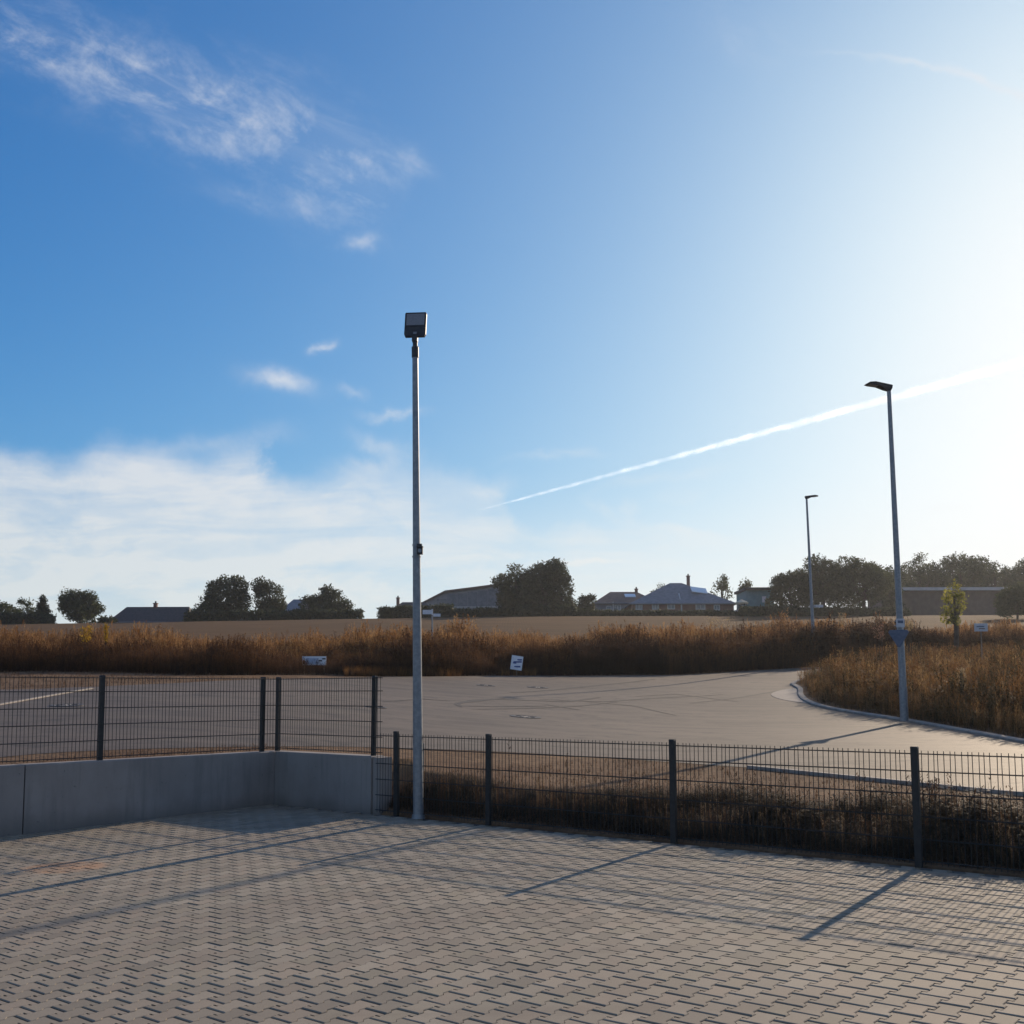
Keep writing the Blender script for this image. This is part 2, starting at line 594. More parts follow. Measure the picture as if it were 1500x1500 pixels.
M_BARK = mat('bark', (0.045, 0.036, 0.03), (0.085, 0.068, 0.055), 0.95, 5)
M_TYRE = mat('tyre_rubber_mark', (0.028, 0.024, 0.021), (0.055, 0.045, 0.038), 0.75, 6)
M_ROOFDARK = mat('dark_roof_tiles', (0.045, 0.042, 0.045), (0.07, 0.062, 0.062), 0.8, 3)
M_ROOFBLUE = mat('slate_grey_roof', (0.15, 0.155, 0.17), (0.21, 0.215, 0.23), 0.6, 2)
M_ROOFRED = mat('brown_roof_tiles', (0.13, 0.085, 0.07), (0.18, 0.12, 0.095), 0.8, 2)
M_ROOFLIGHT = mat('pale_roof_sheet', (0.42, 0.41, 0.41), (0.52, 0.50, 0.49), 0.5, 1.5)
M_WALLDARK = mat('brown_boarding', (0.085, 0.062, 0.055), (0.12, 0.09, 0.08), 0.85, 1.2)
M_WALLGREY = mat('grey_render', (0.24, 0.24, 0.26), (0.31, 0.30, 0.31), 0.85, 1.2)
M_WALLRED = mat('brick_red_wall', (0.20, 0.10, 0.08), (0.26, 0.14, 0.11), 0.85, 1.5)
M_WALLTEAL = mat('teal_cladding', (0.08, 0.20, 0.23), (0.11, 0.25, 0.28), 0.7, 1.5)
M_FRAME = mat('window_frame_white', (0.62, 0.62, 0.62), None, 0.5)
M_PANE = glass_mat('window_glass', (0.16, 0.17, 0.20))
M_SKYLIGHT = glass_mat('skylight_glass', (0.75, 0.77, 0.80), 0.15)
M_TARP = mat('cream_tarpaulin', (0.62, 0.52, 0.36), (0.70, 0.60, 0.44), 0.8, 3)

M_WEED = leafy_mat('dry_weeds', [(0.030, 0.020, 0.015), (0.085, 0.042, 0.022), (0.21, 0.102, 0.038), (0.36, 0.182, 0.066), (0.44, 0.265, 0.115)], 0.5)
M_WEEDG = leafy_mat('drying_green_weeds', [(0.036, 0.030, 0.016), (0.078, 0.056, 0.024), (0.18, 0.085, 0.034), (0.25, 0.135, 0.048), (0.36, 0.23, 0.10)], 0.5)
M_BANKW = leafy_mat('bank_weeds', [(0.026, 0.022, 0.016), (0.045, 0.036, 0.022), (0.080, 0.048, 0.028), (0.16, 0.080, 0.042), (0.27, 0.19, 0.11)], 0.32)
M_LEAF = leafy_mat('dark_leaves', [(0.026, 0.034, 0.018), (0.042, 0.052, 0.026), (0.060, 0.072, 0.034), (0.080, 0.090, 0.040)], 0.32)
M_LEAF2 = leafy_mat('mid_leaves', [(0.036, 0.048, 0.024), (0.062, 0.076, 0.034), (0.095, 0.105, 0.046)], 0.38)
M_LEAFY = leafy_mat('yellow_green_leaves', [(0.15, 0.15, 0.035), (0.25, 0.24, 0.055), (0.38, 0.33, 0.075)], 0.6)
M_GOLD = leafy_mat('golden_flowers', [(0.25, 0.15, 0.02), (0.45, 0.28, 0.03), (0.60, 0.38, 0.05)], 0.5)
M_STRAW = leafy_mat('straw_plumes', [(0.30, 0.21, 0.10), (0.44, 0.33, 0.18), (0.55, 0.42, 0.25)], 0.5)
M_PINK = leafy_mat('pink_flowers', [(0.16, 0.08, 0.05), (0.26, 0.13, 0.09), (0.45, 0.28, 0.20)], 0.4)

# ------------------------------------------------------------------ layout: u runs along the low fence, v square to it
PHI = 0.8828
P0 = Vector((3.6096, 10.1164, 0))
AU = Vector((math.sin(PHI), -math.cos(PHI), 0))
AV = Vector((math.cos(PHI), math.sin(PHI), 0))
RZ_U = math.atan2(AU.y, AU.x)


def uv(u, v, z=0.0):
    p = P0 + AU * u + AV * v
    return Vector((p.x, p.y, z))


def to_uv(x, y):
    dx, dy = x - P0.x, y - P0.y
    return dx * AU.x + dy * AU.y, dx * AV.x + dy * AV.y


U_WALL, V_WALL, U_END, WALL_H, WALL_T = -9.06, 0.06, -7.1, 0.73, 0.24
CREST = 150.0


def sstep(a, lo, hi):
    t = np.clip((a - lo) / (hi - lo), 0, 1)
    return t * t * (3 - 2 * t)


def slope_z(x, y):
    """the natural rising land"""
    x = np.asarray(x, float)
    y = np.asarray(y, float)
    yc = np.maximum(y, 5.0)
    s2 = 0.0822 + 0.019 * np.clip(x / yc, -0.7, 0.0)
    z = -0.31 + 0.07 * np.minimum(yc, 45)
    z = z + s2 * np.clip(yc - 45, 0, CREST - 45) - 0.03 * np.maximum(yc - CREST, 0)
    # towards the right the road lies on a flatter plane that falls gently sideways
    d = 0.0418 * yc - 0.0043 * x - 0.127
    d = 1.10 - 0.5 * ((1.10 - d) + np.sqrt((1.10 - d) ** 2 + 0.012))
    return z - np.maximum(d, 0) * sstep(x / yc, -0.40, 0.22) * (1 - sstep(yc, 66, 142))


TILT = 0.017            # the yard drains away from the low fence


def smooth(a, lo, hi):
    t = np.clip((a - lo) / (hi - lo), 0, 1)
    return t * t * (3 - 2 * t)


def ground_z(x, y):
    x = np.asarray(x, float)
    y = np.asarray(y, float)
    u, v = to_uv(x, y)
    zp = slope_z(x, y)
    k = np.clip((v - 0.12) / (0.85 + 0.65 * np.clip((u + 5.0) / 2.5, 0, 1)), 0, 1)
    k = 0.75 * k + 0.25 * k * k * (3 - 2 * k)
    z = zp * k
    z = np.where(u < U_END - 0.08, np.where(v > 0.12, np.maximum(zp, 0.0) * 1.0, 0), z)
    z = np.where((u < U_WALL - 0.1) & (v < 1.0), np.maximum(zp, 0.66), z)
    z = np.where((u < U_END - 0.08) & (v > 0.12) & (v < 1.0), np.maximum(zp, 0.66), z)
    yard = (v <= 0.12) & (u >= U_WALL - 0.1)
    return np.where(yard, -0.16 + TILT * np.minimum(v, 0), z)


def gz(x, y):
    return float(ground_z(x, y))


def vnoise(x, y, s, seed=0):
    """cheap smooth value noise, 0..1"""
    x = np.asarray(x) / s
    y = np.asarray(y) / s
    xi, yi = np.floor(x).astype(int), np.floor(y).astype(int)
    fx, fy = x - xi, y - yi
    fx, fy = fx * fx * (3 - 2 * fx), fy * fy * (3 - 2 * fy)

    def h(a, b):
        q = np.sin(a * 127.1 + b * 311.7 + seed * 74.7) * 43758.5453
        return q - np.floor(q)
    return ((h(xi, yi) * (1 - fx) + h(xi + 1, yi) * fx) * (1 - fy) + (h(xi, yi + 1) * (1 - fx) + h(xi + 1, yi + 1) * fx) * fy)


# ------------------------------------------------------------------ ground and field
def build_ground():
    us = np.unique(np.concatenate([np.linspace(-700, -60, 33), np.linspace(-60, -12, 60), np.linspace(-12, -9.45, 14),
                                   [U_WALL - 0.2, U_WALL - 0.101, U_WALL - 0.099], np.linspace(-9.0, -7.3, 8),
                                   [U_END - 0.081, U_END - 0.079], np.linspace(-7, 12, 110), np.linspace(12, 50, 40), np.linspace(50, 700, 33)]))
    vs = np.unique(np.concatenate([np.linspace(-700, -15, 36), np.linspace(-15, 0, 30), [0.119, 0.121], np.linspace(0.2, 2.4, 45),
                                   np.linspace(2.4, 8, 34), np.linspace(8, 60, 80), np.linspace(60, 160, 60), np.linspace(160, 900, 40)]))
    uu, vv = np.meshgrid(us, vs)
    x = P0.x + AU.x * uu + AV.x * vv
    y = P0.y + AU.y * uu + AV.y * vv
    z = ground_z(x, y)
    u_, v_ = uu, vv
    rough = (vnoise(x, y, 0.45, 3) - 0.5) * 0.05 + (vnoise(x, y, 1.4, 5) - 0.5) * 0.06
    bank = (u_ > U_END) & (v_ > 0.15) & (v_ < 2.2) & (u_ > -4.5)
    z = z + np.where(bank, rough * np.clip((v_ - 0.15) / 0.3, 0, 1) * np.clip((2.0 - v_) / 0.3, 0, 1), 0)
    nu, nv = len(us), len(vs)
    idx = np.arange(nu * nv).reshape(nv, nu)
    a, b, c, d = idx[:-1, :-1].ravel(), idx[:-1, 1:].ravel(), idx[1:, 1:].ravel(), idx[1:, :-1].ravel()
    # with u to the lower right and v to the upper right the order a,b,c is counter-clockwise
    tri = np.concatenate([np.stack([a, b, c], 1), np.stack([a, c, d], 1)])
    v = np.stack([x.ravel(), y.ravel(), z.ravel()], 1)
    me = np_mesh('ground', v, tri)
    me.shade_smooth()
    o = link('ground', me, M_SOIL, kind='structure')
    o['label'] = 'dry brown bare soil sloping up beyond the yard'


build_ground()

_far = [tuple(on_plane(*q))[:2] for q in ((-60, 1014), (60, 1011), (150, 1007.5), (250, 1003), (330, 998.5), (400, 996), (500, 994), (600, 992.5), (660, 992), (700, 991.5), (760, 991), (820, 991), (880, 991), (940, 990.5), (1000, 990), (1040, 987.5), (1080, 985), (1120, 982.5), (1160, 980), (1200, 978))]
FAR_EDGE = [(-70, _far[0][1] + 2), (-30, _far[0][1] + 1)] + _far + [(_far[-1][0] + 6, _far[-1][1] + 4.5), (60, _far[-1][1] + 12)]
_weed = [tuple(on_plane(*q))[:2] for q in ((-60, 985), (60, 985), (150, 986), (250, 989), (330, 990), (400, 990), (500, 990.5), (600, 990.5))]
WEED_EDGE = [(-70, _weed[0][1] + 2), (-30, _weed[0][1] + 1)] + _weed + [(x, y + 0.3) for x, y in FAR_EDGE[10:]]


def poly_y(poly, x):
    return np.interp(x, [p[0] for p in poly], [p[1] for p in poly])


def sheet(name, rows, dz, material, **kw):
    """strip between polyline rows, laid on the land plus dz"""
    v, f = [], []
    n = len(rows[0])
    for i, r in enumerate(rows):
        for p in r:
            v.append((p[0], p[1], float(slope_z(p[0], p[1])) + (dz[i] if isinstance(dz, list) else dz)))
    for i in range(len(rows) - 1):
        for k in range(n - 1):
            f.append((i * n + k, i * n + k + 1, (i + 1) * n + k + 1, (i + 1) * n + k))
    me = bpy.data.meshes.new(name)
    me.from_pydata(v, [], f)
    me.update()
    return link(name, me, material, **kw)


def build_field():
    xs = np.linspace(-1, 1, 61)
    rows = []
    for y in np.concatenate([np.linspace(45, CREST, 40), np.linspace(CREST, 420, 20)[1:]]):
        rows.append([(x * y * 1.1, max(y, min(poly_y(WEED_EDGE, np.clip(x * y * 1.1, -60, 40)) + 10, 84 + 0.5 * (y - 45)))) for x in xs])
    return sheet('field', rows, 0.03, M_FIELD, kind='structure')


build_field()


ROAD_NEAR = [tuple(on_plane(*q))[:2] for q in ((610, 1097), (700, 1100), (800, 1105), (900, 1111), (1000, 1118), (1100, 1125), (1200, 1135), (1300, 1145), (1400, 1155), (1500, 1165))]


def build_road():
    near = [(-60, 3.0), (-30, 5.0), (-16.5, 6.5), (-10.4, 10.5)] + [tuple(on_plane(*q))[:2] for q in ((60, 1104), (143, 1100), (270, 1096), (400, 1094), (500, 1094))] + ROAD_NEAR + [(ROAD_NEAR[-1][0] + 4, ROAD_NEAR[-1][1] - 3.3), (40, ROAD_NEAR[-1][1] - 20)]
    # resample both edges to the same count and span between them
    def resample(p, n):
        p = np.array(p, float)
        d = np.concatenate([[0], np.cumsum(np.hypot(*np.diff(p, axis=0).T))])
        t = np.linspace(0, d[-1], n)
        return np.stack([np.interp(t, d, p[:, 0]), np.interp(t, d, p[:, 1])], 1)
    # left part: everything between near and far edge by x; built as a grid in x
    xs = np.concatenate([np.linspace(-60, -12, 24), np.linspace(-11.5, 12, 70), np.linspace(12.5, 40, 28)])
    rows = []
    for k in np.linspace(0, 1, 64):
        r = []
        for x in xs:
            y0 = np.interp(x, [p[0] for p in near], [p[1] for p in near]) 
            y1 = poly_y(FAR_EDGE, x)
            r.append((x, y0 + (y1 - y0) * k))
        rows.append(r)
    road = sheet('road', rows, [0.006 + 0.029 * min(1.0, i / 8) for i in range(len(rows))], M_ASPH, kind='structure')
    return road


ROAD = build_road()


def plane_z(x, y):
    return float(slope_z(x, y))


# tyre marks and repair lines on the road
def ribbon(name, pts, w, dz, material, parent=None):
    mb = MB()
    vs, n = [], len(pts)
    for i, p in enumerate(pts):
        a, b = Vector(pts[max(i - 1, 0)]), Vector(pts[min(i + 1, n - 1)])
        d = (b - a).to_2d().normalized()
        nrm = Vector((-d.y, d.x))
        ww = w[i] if hasattr(w, '__len__') else w
        for s in (1, -1):
            x, y = p[0] + nrm.x * s * ww / 2, p[1] + nrm.y * s * ww / 2
            vs.append((x, y, plane_z(x, y) + dz))
    mb.add(vs, [(2 * i, 2 * i + 1, 2 * i + 3, 2 * i + 2) for i in range(n - 1)])
    return link(name, mb, material, parent)


def road_pts(px_list, n=24):
    p = np.array([tuple(on_plane(a, b))[:2] for a, b in px_list])
    d = np.concatenate([[0], np.cumsum(np.hypot(*np.diff(p, axis=0).T))])
    t = np.linspace(0, d[-1], n)
    x, y = np.interp(t, d, p[:, 0]), np.interp(t, d, p[:, 1])
    for _ in range(2):
        x[1:-1] = (x[:-2] + x[1:-1] * 2 + x[2:]) / 4
        y[1:-1] = (y[:-2] + y[1:-1] * 2 + y[2:]) / 4
    return [(a, b) for a, b in zip(x, y)]


def tyre_mark(px_list, w):
    w *= 1.7
    pts = road_pts(px_list)
    n = len(pts)
    ww = [w * (0.25 + 0.75 * math.sin(math.pi * (i + 0.4) / n) ** 0.6) * random.uniform(0.7, 1.15) for i in range(n)]
    o = ribbon('tyre_mark', pts, ww, 0.041, M_TYRE, ROAD)
    return o


for px_list, w in (([(675, 1032), (720, 1026), (790, 1028), (830, 1030), (880, 1023)], 0.14),
                   ([(672, 1036), (720, 1037), (800, 1036)], 0.10),
                   ([(748, 1016), (780, 1015), (860, 1007), (960, 996)], 0.16),
                   ([(800, 1034), (850, 1042)], 0.10),
                   ([(560, 1030), (620, 1026), (660, 1029)], 0.08),
                   ([(860, 1030), (930, 1036), (990, 1050)], 0.07),
                   ([(1010, 1032), (1080, 1024), (1160, 1010)], 0.09),
                   ([(676, 1038), (668, 1033), (690, 1028), (740, 1025)], 0.12), ([(790, 1026), (880, 1030), (960, 1024), (1060, 1019)], 0.10),
                   ([(690, 1041), (760, 1040), (850, 1036), (905, 1030)], 0.08), ([(930, 1022), (990, 1018), (1085, 1030)], 0.07)):
    tyre_mark(px_list, w)

# ------------------------------------------------------------------ paving of I-shaped interlocking stones
GAP_END, GAP_SIDE = 0.0036, 0.0016
W1, W2 = 0.0825 - GAP_SIDE, 0.0565 - GAP_SIDE
HV, T1, T2 = 0.1 - GAP_END, 0.0625, 0.0375


def stone_outline():
    half = [(W1, HV), (W1, T1)]
    ex = [(W1 - (W1 - W2) * 0.08, T1 - 0.08 * 0.025), (W1 - (W1 - W2) * 0.35 - 0.014, T1 - 0.35 * 0.025 + 0.010), (W1 - (W1 - W2) * 0.65 - 0.014, T1 - 0.65 * 0.025 + 0.010),
          (W1 - (W1 - W2) * 0.94, T1 - 0.94 * 0.025)]
    right = [(W1, -HV), (W1, -T1), (W2, -T2), (W2, T2)] + ex[::-1] + [(W1, T1), (W1, HV)]
    left = [(-a, -b) for a, b in right]
    return right + left        # counter-clockwise, drainage notch on two flanks


OUT = np.array(stone_outline())


def stone_arrays(chamfer):
    n = len(OUT)
    c = 0.0045 if chamfer else 0.0
    inner = OUT * (1 - c / 0.07)
    v, f = [], []
    v += [(x, y, 0.0) for x, y in inner]
    if chamfer:
        v += [(x, y, -0.0035) for x, y in OUT]
    v += [(x, y, -0.05) for x, y in OUT]
    f.append(tuple(range(n)))
    for k in range(len(v) // n - 1):
        for i in range(n):
            j = (i + 1) % n
            f.append((k * n + j, k * n + i, (k + 1) * n + i, (k + 1) * n + j))
    return v, f


def build_paving():
    bed = MB()
    a, b, c, d = uv(U_WALL, -40, -0.042 - 40 * TILT), uv(30, -40, -0.042 - 40 * TILT), uv(30, 0.02, -0.042), uv(U_WALL, 0.02, -0.042)
    bed.add([a, b, c, d], [(0, 1, 2, 3)])
    pv = link('paving', bed, M_JOINT, kind='structure')
    pv['label'] = 'yard paving of grey I-shaped interlocking concrete stones'
    cells = []
    n_col = int((7.6 - U_WALL) / 0.139)
    for i in range(n_col):
        u = U_WALL + 0.09 + i * 0.139
        off = 0.1 * (i % 2)
        for k in range(int(11.2 / 0.2)):
            v = -0.09 - off - k * 0.2
            p = uv(u, v)
            if p.y < 3.9 or abs(p.x) > 0.5 * p.y + 2.6:
                continue
            cells.append((p.y, p.x, p.y, abs(p.x) < 0.46 * p.y and p.y > 5.45, v * TILT))
    cells.sort()
    R = Matrix.Rotation(RZ_U, 3, 'Z')
    me = bpy.data.meshes.new('paving_stone')
    v, f = stone_arrays(True)
    me.from_pydata(v, [], f)
    me.materials.append(M_PAVE)
    me.update()
    singles = [c for c in cells if c[3]][:300]
    key = {(c[1], c[2]) for c in singles}
    for c in singles:
        o = bpy.data.objects.new('paving_stone', me)
        COL.objects.link(o)
        o.parent = pv
        o.location = (c[1], c[2], c[4] + random.uniform(-0.0013, 0.0013))
        o.rotation_euler = (random.gauss(0, 0.0035), random.gauss(0, 0.0035), RZ_U + random.gauss(0, 0.006))
    rest = [c for c in cells if (c[1], c[2]) not in key]
    sv, sf = stone_arrays(False)
    sv = np.array(sv)
    n = len(OUT)
    tri = []
    for face in sf:
        if len(face) == n:
            # fan from the two halves of the I is unsafe: cut into head, waist, head
            r = list(face)
            tri += ear_clip([OUT[i] for i in r])
        else:
            tri += [(face[0], face[1], face[2]), (face[0], face[2], face[3])]
    tri = np.array(tri)
    N = len(rest)
    ang = RZ_U + rng.normal(0, 0.006, N)
    ca, sa = np.cos(ang)[:, None], np.sin(ang)[:, None]
    px, py = np.array([c[1] for c in rest])[:, None], np.array([c[2] for c in rest])[:, None]
    zt = np.array([c[4] for c in rest])[:, None] + rng.uniform(-0.0013, 0.0013, (N, 1)) + sv[None, :, 0] * rng.normal(0, 0.0035, (N, 1)) + sv[None, :, 1] * rng.normal(0, 0.0035, (N, 1))
    V = np.stack([px + sv[:, 0] * ca - sv[:, 1] * sa, py + sv[:, 0] * sa + sv[:, 1] * ca, sv[:, 2] + zt], 2).reshape(-1, 3)
    T = (tri[None] + (np.arange(N) * len(sv))[:, None, None]).reshape(-1, 3)
    me2 = np_mesh('paving_stones', V, T, {'rnd': np.repeat(rng.random(N), len(sv))})
    link('paving_stones', me2, M_PAVE, pv, kind='stuff')


def ear_clip(poly):
    idx = list(range(len(poly)))
    out = []

    def cr(a, b, c):
        return (b[0] - a[0]) * (c[1] - a[1]) - (b[1] - a[1]) * (c[0] - a[0])
    guard = 0
    while len(idx) > 3 and guard < 400:
        guard += 1
        for k in range(len(idx)):
            i, j, l = idx[k - 1], idx[k], idx[(k + 1) % len(idx)]
            a, b, c = poly[i], poly[j], poly[l]
            if cr(a, b, c) <= 1e-12:
                continue
            if any(cr(a, b, poly[q]) >= -1e-12 and cr(b, c, poly[q]) >= -1e-12 and cr(c, a, poly[q]) >= -1e-12 for q in idx if q not in (i, j, l)):
                continue
            out.append((i, j, l))
            idx.pop(k)
            break
    out.append(tuple(idx))
    return out


build_paving()


# edging stones under the low fence
def build_edging():
    for k in range(18):
        u = U_END + 0.03 + k
        mb = MB().box((0.495, 0, 0), (0.99, 0.08, 0.16))
        o = link('edging_stone', mb, M_EDGEDARK, None, uv(u, 0.09, -0.10))
        o.rotation_euler = (0, 0, RZ_U)
        yield o


strip = thing('edging', '', 'kerb')
del strip['category'], strip['label']
strip['kind'] = 'structure'
strip.name = 'edging'
for o in build_edging():
    o.parent = strip


# ------------------------------------------------------------------ retaining wall
def build_wall():
    w = thing('retaining_wall', 'low grey concrete retaining wall around the yard corner, carrying the taller fence', 'wall', uv(U_WALL, V_WALL), RZ_U)
    # local x = u, local y = v, origin at the inner corner
    def panel(x0, x1, y0, y1, z1=WALL_H):
        bev = 0.012
        mb = MB()
        mb.prism([(x0, y0), (x1, y0), (x1, y1), (x0, y1)], -0.7, z1 - bev)
        mb.add([(x0, y0, z1 - bev), (x1, y0, z1 - bev), (x1, y1, z1 - bev), (x0, y1, z1 - bev),
                (x0 + bev, y0 + bev, z1), (x1 - bev, y0 + bev, z1), (x1 - bev, y1 - bev, z1), (x0 + bev, y1 - bev, z1)],
               [(4, 5, 6, 7), (0, 1, 5, 4), (1, 2, 6, 5), (2, 3, 7, 6), (3, 0, 4, 7)])
        return link('wall_panel', mb, M_CONC, w)
    g = 0.008
    panel(-WALL_T, 0, -3.62, WALL_T)
    panel(-WALL_T, 0, -8.6, -3.62 - 2 * g)
    panel(-WALL_T, 0, -13.6, -8.6 - 2 * g)
    L = U_END - U_WALL
    panel(g, L, 0.0, WALL_T)
    # slightly wider end post of the short wing
    mb = MB().box((L + 0.07 + g, WALL_T / 2 + 0.012, WALL_H / 2 - 0.135), (0.135, WALL_T - 0.03, WALL_H + 0.24))
    link('end_post', mb, M_CONC, w)
    return w


build_wall()


# ------------------------------------------------------------------ double-rod mesh fences
def post_mesh(h):
    mb = MB()
    mb.box((0, 0, h / 2), (0.062, 0.042, h))
    return mb.mesh('post')


def cap_mesh(h):
    return MB().box((0, 0, h + 0.008), (0.068, 0.048, 0.016), taper=0.8).mesh('post_cap')


WIRE_V = MB().tube([(0, 0, 0.0), (0, 0, 1.02)], 0.0036, 5).mesh('wire')
WIRE_V.materials.append(M_FENCE)


def fence(name, label, runs, base_of, post_h, rows, h_panel, tip=0.03):
    """runs: lists of (kind, (u,v) a, (u,v) b); posts: their own positions"""
    f = thing(name, label, 'fence', uv(*runs['origin']), RZ_U)
    o0 = Vector(runs['origin'])

    def loc(u, v):
        return Vector((u - o0.x, v - o0.y, 0))
    pm, cm = post_mesh(post_h), cap_mesh(post_h)
    for (u, v) in runs['posts']:
        p = loc(u, v)
        p.z = base_of(u, v)
        po = link('post', pm, M_FENCE, f, p)
        po.rotation_euler = (random.gauss(0, 0.004), random.gauss(0, 0.004), runs.get('post_rz', {}).get((u, v), 0))
        link('post_cap', cm, M_FENCE, po)
    for (ua, va), (ub, vb) in runs['panels']:
        a, b = loc(ua, va), loc(ub, vb)
        a.z, b.z = base_of(ua, va) + 0.025, base_of(ub, vb) + 0.025
        L = (b - a).length
        d = (b - a).normalized()
        pn = bpy.data.objects.new('mesh_panel', None)
        COL.objects.link(pn)
        pn.parent = f
        pn.location = a
        pn.rotation_euler = (random.gauss(0, 0.004), -math.asin(d.z), math.atan2(d.y, d.x))
        n = int(round(L / 0.05))
        for k in range(n):
            o = bpy.data.objects.new('wire', WIRE_V)
            COL.objects.link(o)
            o.parent = pn
            o.location = ((k + 0.5) * L / n, 0, 0)
            o.scale = (1, 1, h_panel / 1.02)
            o.rotation_euler = (random.gauss(0, 0.003), random.gauss(0, 0.006), 0)
        for r in rows:
            mb = MB()
            for s in (-1, 1):
                mb.tube([(0, s * 0.0085, 0), (L, s * 0.0085, 0)], 0.0055, 5)
            link('horizontal_rod', mb, M_FENCE, pn, (0, 0, r))
    return f


VF = 0.0
low_posts = [(-6.57, VF), (-5.04, VF), (-2.52, VF), (0.0, VF), (2.52, VF), (5.04, VF), (7.56, VF)]
fence('wire_mesh_fence', 'lower dark double-rod mesh fence standing on the edge of the paving', {
    'origin': (-6.98, VF), 'posts': low_posts,
    'panels': [((-6.98, VF + 0.035), (-5.07, VF + 0.035)), ((-5.03, VF + 0.035), (-2.54, VF + 0.035)), ((-2.50, VF + 0.035), (-0.02, VF + 0.035)),
               ((0.02, VF + 0.035), (2.50, VF + 0.035)), ((2.54, VF + 0.035), (5.02, VF + 0.035)), ((5.06, VF + 0.035), (7.54, VF + 0.035))]},
      lambda u, v: 0.0, 1.05, [0.03, 0.22, 0.42, 0.62, 0.82, 0.975], 1.005)

UT = U_WALL - 0.10
VT = V_WALL + 0.11
fence('wire_mesh_fence', 'taller-standing dark double-rod mesh fence mounted on top of the concrete wall', {
    'origin': (UT, VT),
    'posts': [(UT, VT - 7.78), (UT, VT - 5.26), (UT, VT - 2.74), (UT, VT - 0.26), (UT + 0.02, VT), (-7.17, VT)],
    'post_rz': {(UT, VT - 7.78): math.pi / 2, (UT, VT - 5.26): math.pi / 2, (UT, VT - 2.74): math.pi / 2, (UT, VT - 0.26): math.pi / 2},
    'panels': [((UT + 0.035, VT - 7.76), (UT + 0.035, VT - 5.28)), ((UT + 0.035, VT - 5.24), (UT + 0.035, VT - 2.76)),
               ((UT + 0.035, VT - 2.72), (UT + 0.035, VT - 0.02)), ((UT + 0.06, VT - 0.035), (-6.98, VT - 0.035))]},
      lambda u, v: WALL_H, 1.03, [0.02, 0.22, 0.42, 0.62, 0.82, 0.99], 1.005)


# ------------------------------------------------------------------ floodlight mast in the yard
def build_mast():
    b = on_z(612.8, 1199, 0)
    t = thing('floodlight_mast', 'galvanised floodlight mast with one square head standing in the yard at the wall end', 'lamp post', b)
    H = 5.96
    zz = [0.0, 0.02, 1.2, 2.8, 4.6, H]
    link('pole', MB().tube([(-0.012 * z, 0, z) for z in zz], [0.066, 0.066, 0.060, 0.051, 0.042, 0.037], 20), M_GALV, t, smooth=0.7)
    link('base_collar', MB().tube([(0, 0, 0), (0, 0, 0.05)], [0.085, 0.078], 20), M_GALV, t, smooth=0.7)
    link('mast_adapter', MB().tube([(-0.07, 0, H - 0.12), (-0.072, 0, H + 0.02), (-0.072, 0, H + 0.03), (-0.074, 0, H + 0.18)], [0.046, 0.046, 0.032, 0.030], 14), M_LAMPDARK, t, smooth=0.7)
    dr = link('pole_door', MB().box((0.0, -0.064, 0.75), (0.07, 0.012, 0.34)), M_GALV, t)
    dr.rotation_euler = (0, 0, rad(150))
    # the head: flat housing tipped towards the yard, lens in its outer half
    R = Matrix.Rotation(rad(9), 3, 'Z') @ Matrix.Rotation(rad(33), 3, 'X')
    head = bpy.data.objects.new('lamp_head', None)
    hb = MB()
    prof = [(-0.125, 0.0), (0.125, 0.0), (0.14, 0.03), (0.14, 0.335), (0.13, 0.35), (-0.13, 0.35), (-0.14, 0.335), (-0.14, 0.03)]
    n = len(prof)
    vs = [(x, -0.030, z) for x, z in prof] + [(x, 0.012, z) for x, z in prof] + [(x * 0.82, 0.035, 0.03 + z * 0.84) for x, z in prof]
    fs = [tuple(reversed(range(n)))[::-1], tuple(reversed(range(2 * n, 3 * n)))]
    for k in range(2):
        fs += [(k * n + (i + 1) % n, k * n + i, (k + 1) * n + i, (k + 1) * n + (i + 1) % n) for i in range(n)]
    hb.add(vs, fs)
    hd = link('lamp_head', hb, M_LAMPDARK, t, (-0.074, 0, H + 0.15))
    hd.rotation_euler = (rad(-14), 0, rad(-5))
    rim = MB()
    for c, s in (((0, -0.032, 0.338), (0.262, 0.010, 0.018)), ((0, -0.032, 0.152), (0.262, 0.010, 0.014)), ((-0.124, -0.032, 0.245), (0.014, 0.010, 0.17)), ((0.124, -0.032, 0.245), (0.014, 0.010, 0.17))):
        rim.box(c, s)
    link('lens_rim', rim, M_LAMPDARK, hd)
    link('lens', MB().box((0, -0.0325, 0.245), (0.234, 0.006, 0.17)), M_LENS, hd)
    link('label_plate', MB().box((0, -0.0325, 0.045), (0.045, 0.005, 0.03)), M_GALV, hd)
    link('bracket', MB().box((0, 0.0, -0.02), (0.07, 0.06, 0.09)), M_LAMPDARK, hd)
    # small camera strapped to the mast
    cz = 3.34
    c = thing('surveillance_camera', 'small dark camera box strapped halfway up the floodlight mast', 'camera', Vector(b) + Vector((-0.012 * cz, 0, cz)))
    link('clamp', MB().tube([(0, 0, -0.085), (0, 0, -0.068)], 0.056, 16).tube([(0, 0, 0.062), (0, 0, 0.08)], 0.056, 16), M_GALV, c, smooth=0.7)
    link('mounting_plate', MB().box((0.0, -0.056, 0), (0.05, 0.012, 0.16)), M_GALV, c)
    link('housing', MB().box((0.048, -0.066, -0.012), (0.072, 0.08, 0.085)).box((0.048, -0.072, 0.04), (0.08, 0.10, 0.012)), M_LAMPDARK, c)
    link('arm', MB().box((0.04, -0.05, 0.066), (0.065, 0.03, 0.03)), M_LAMPDARK, c)
    link('lens', MB().tube([(0.048, -0.104, -0.012), (0.048, -0.112, -0.012)], 0.024, 12), M_PANE, c)


build_mast()


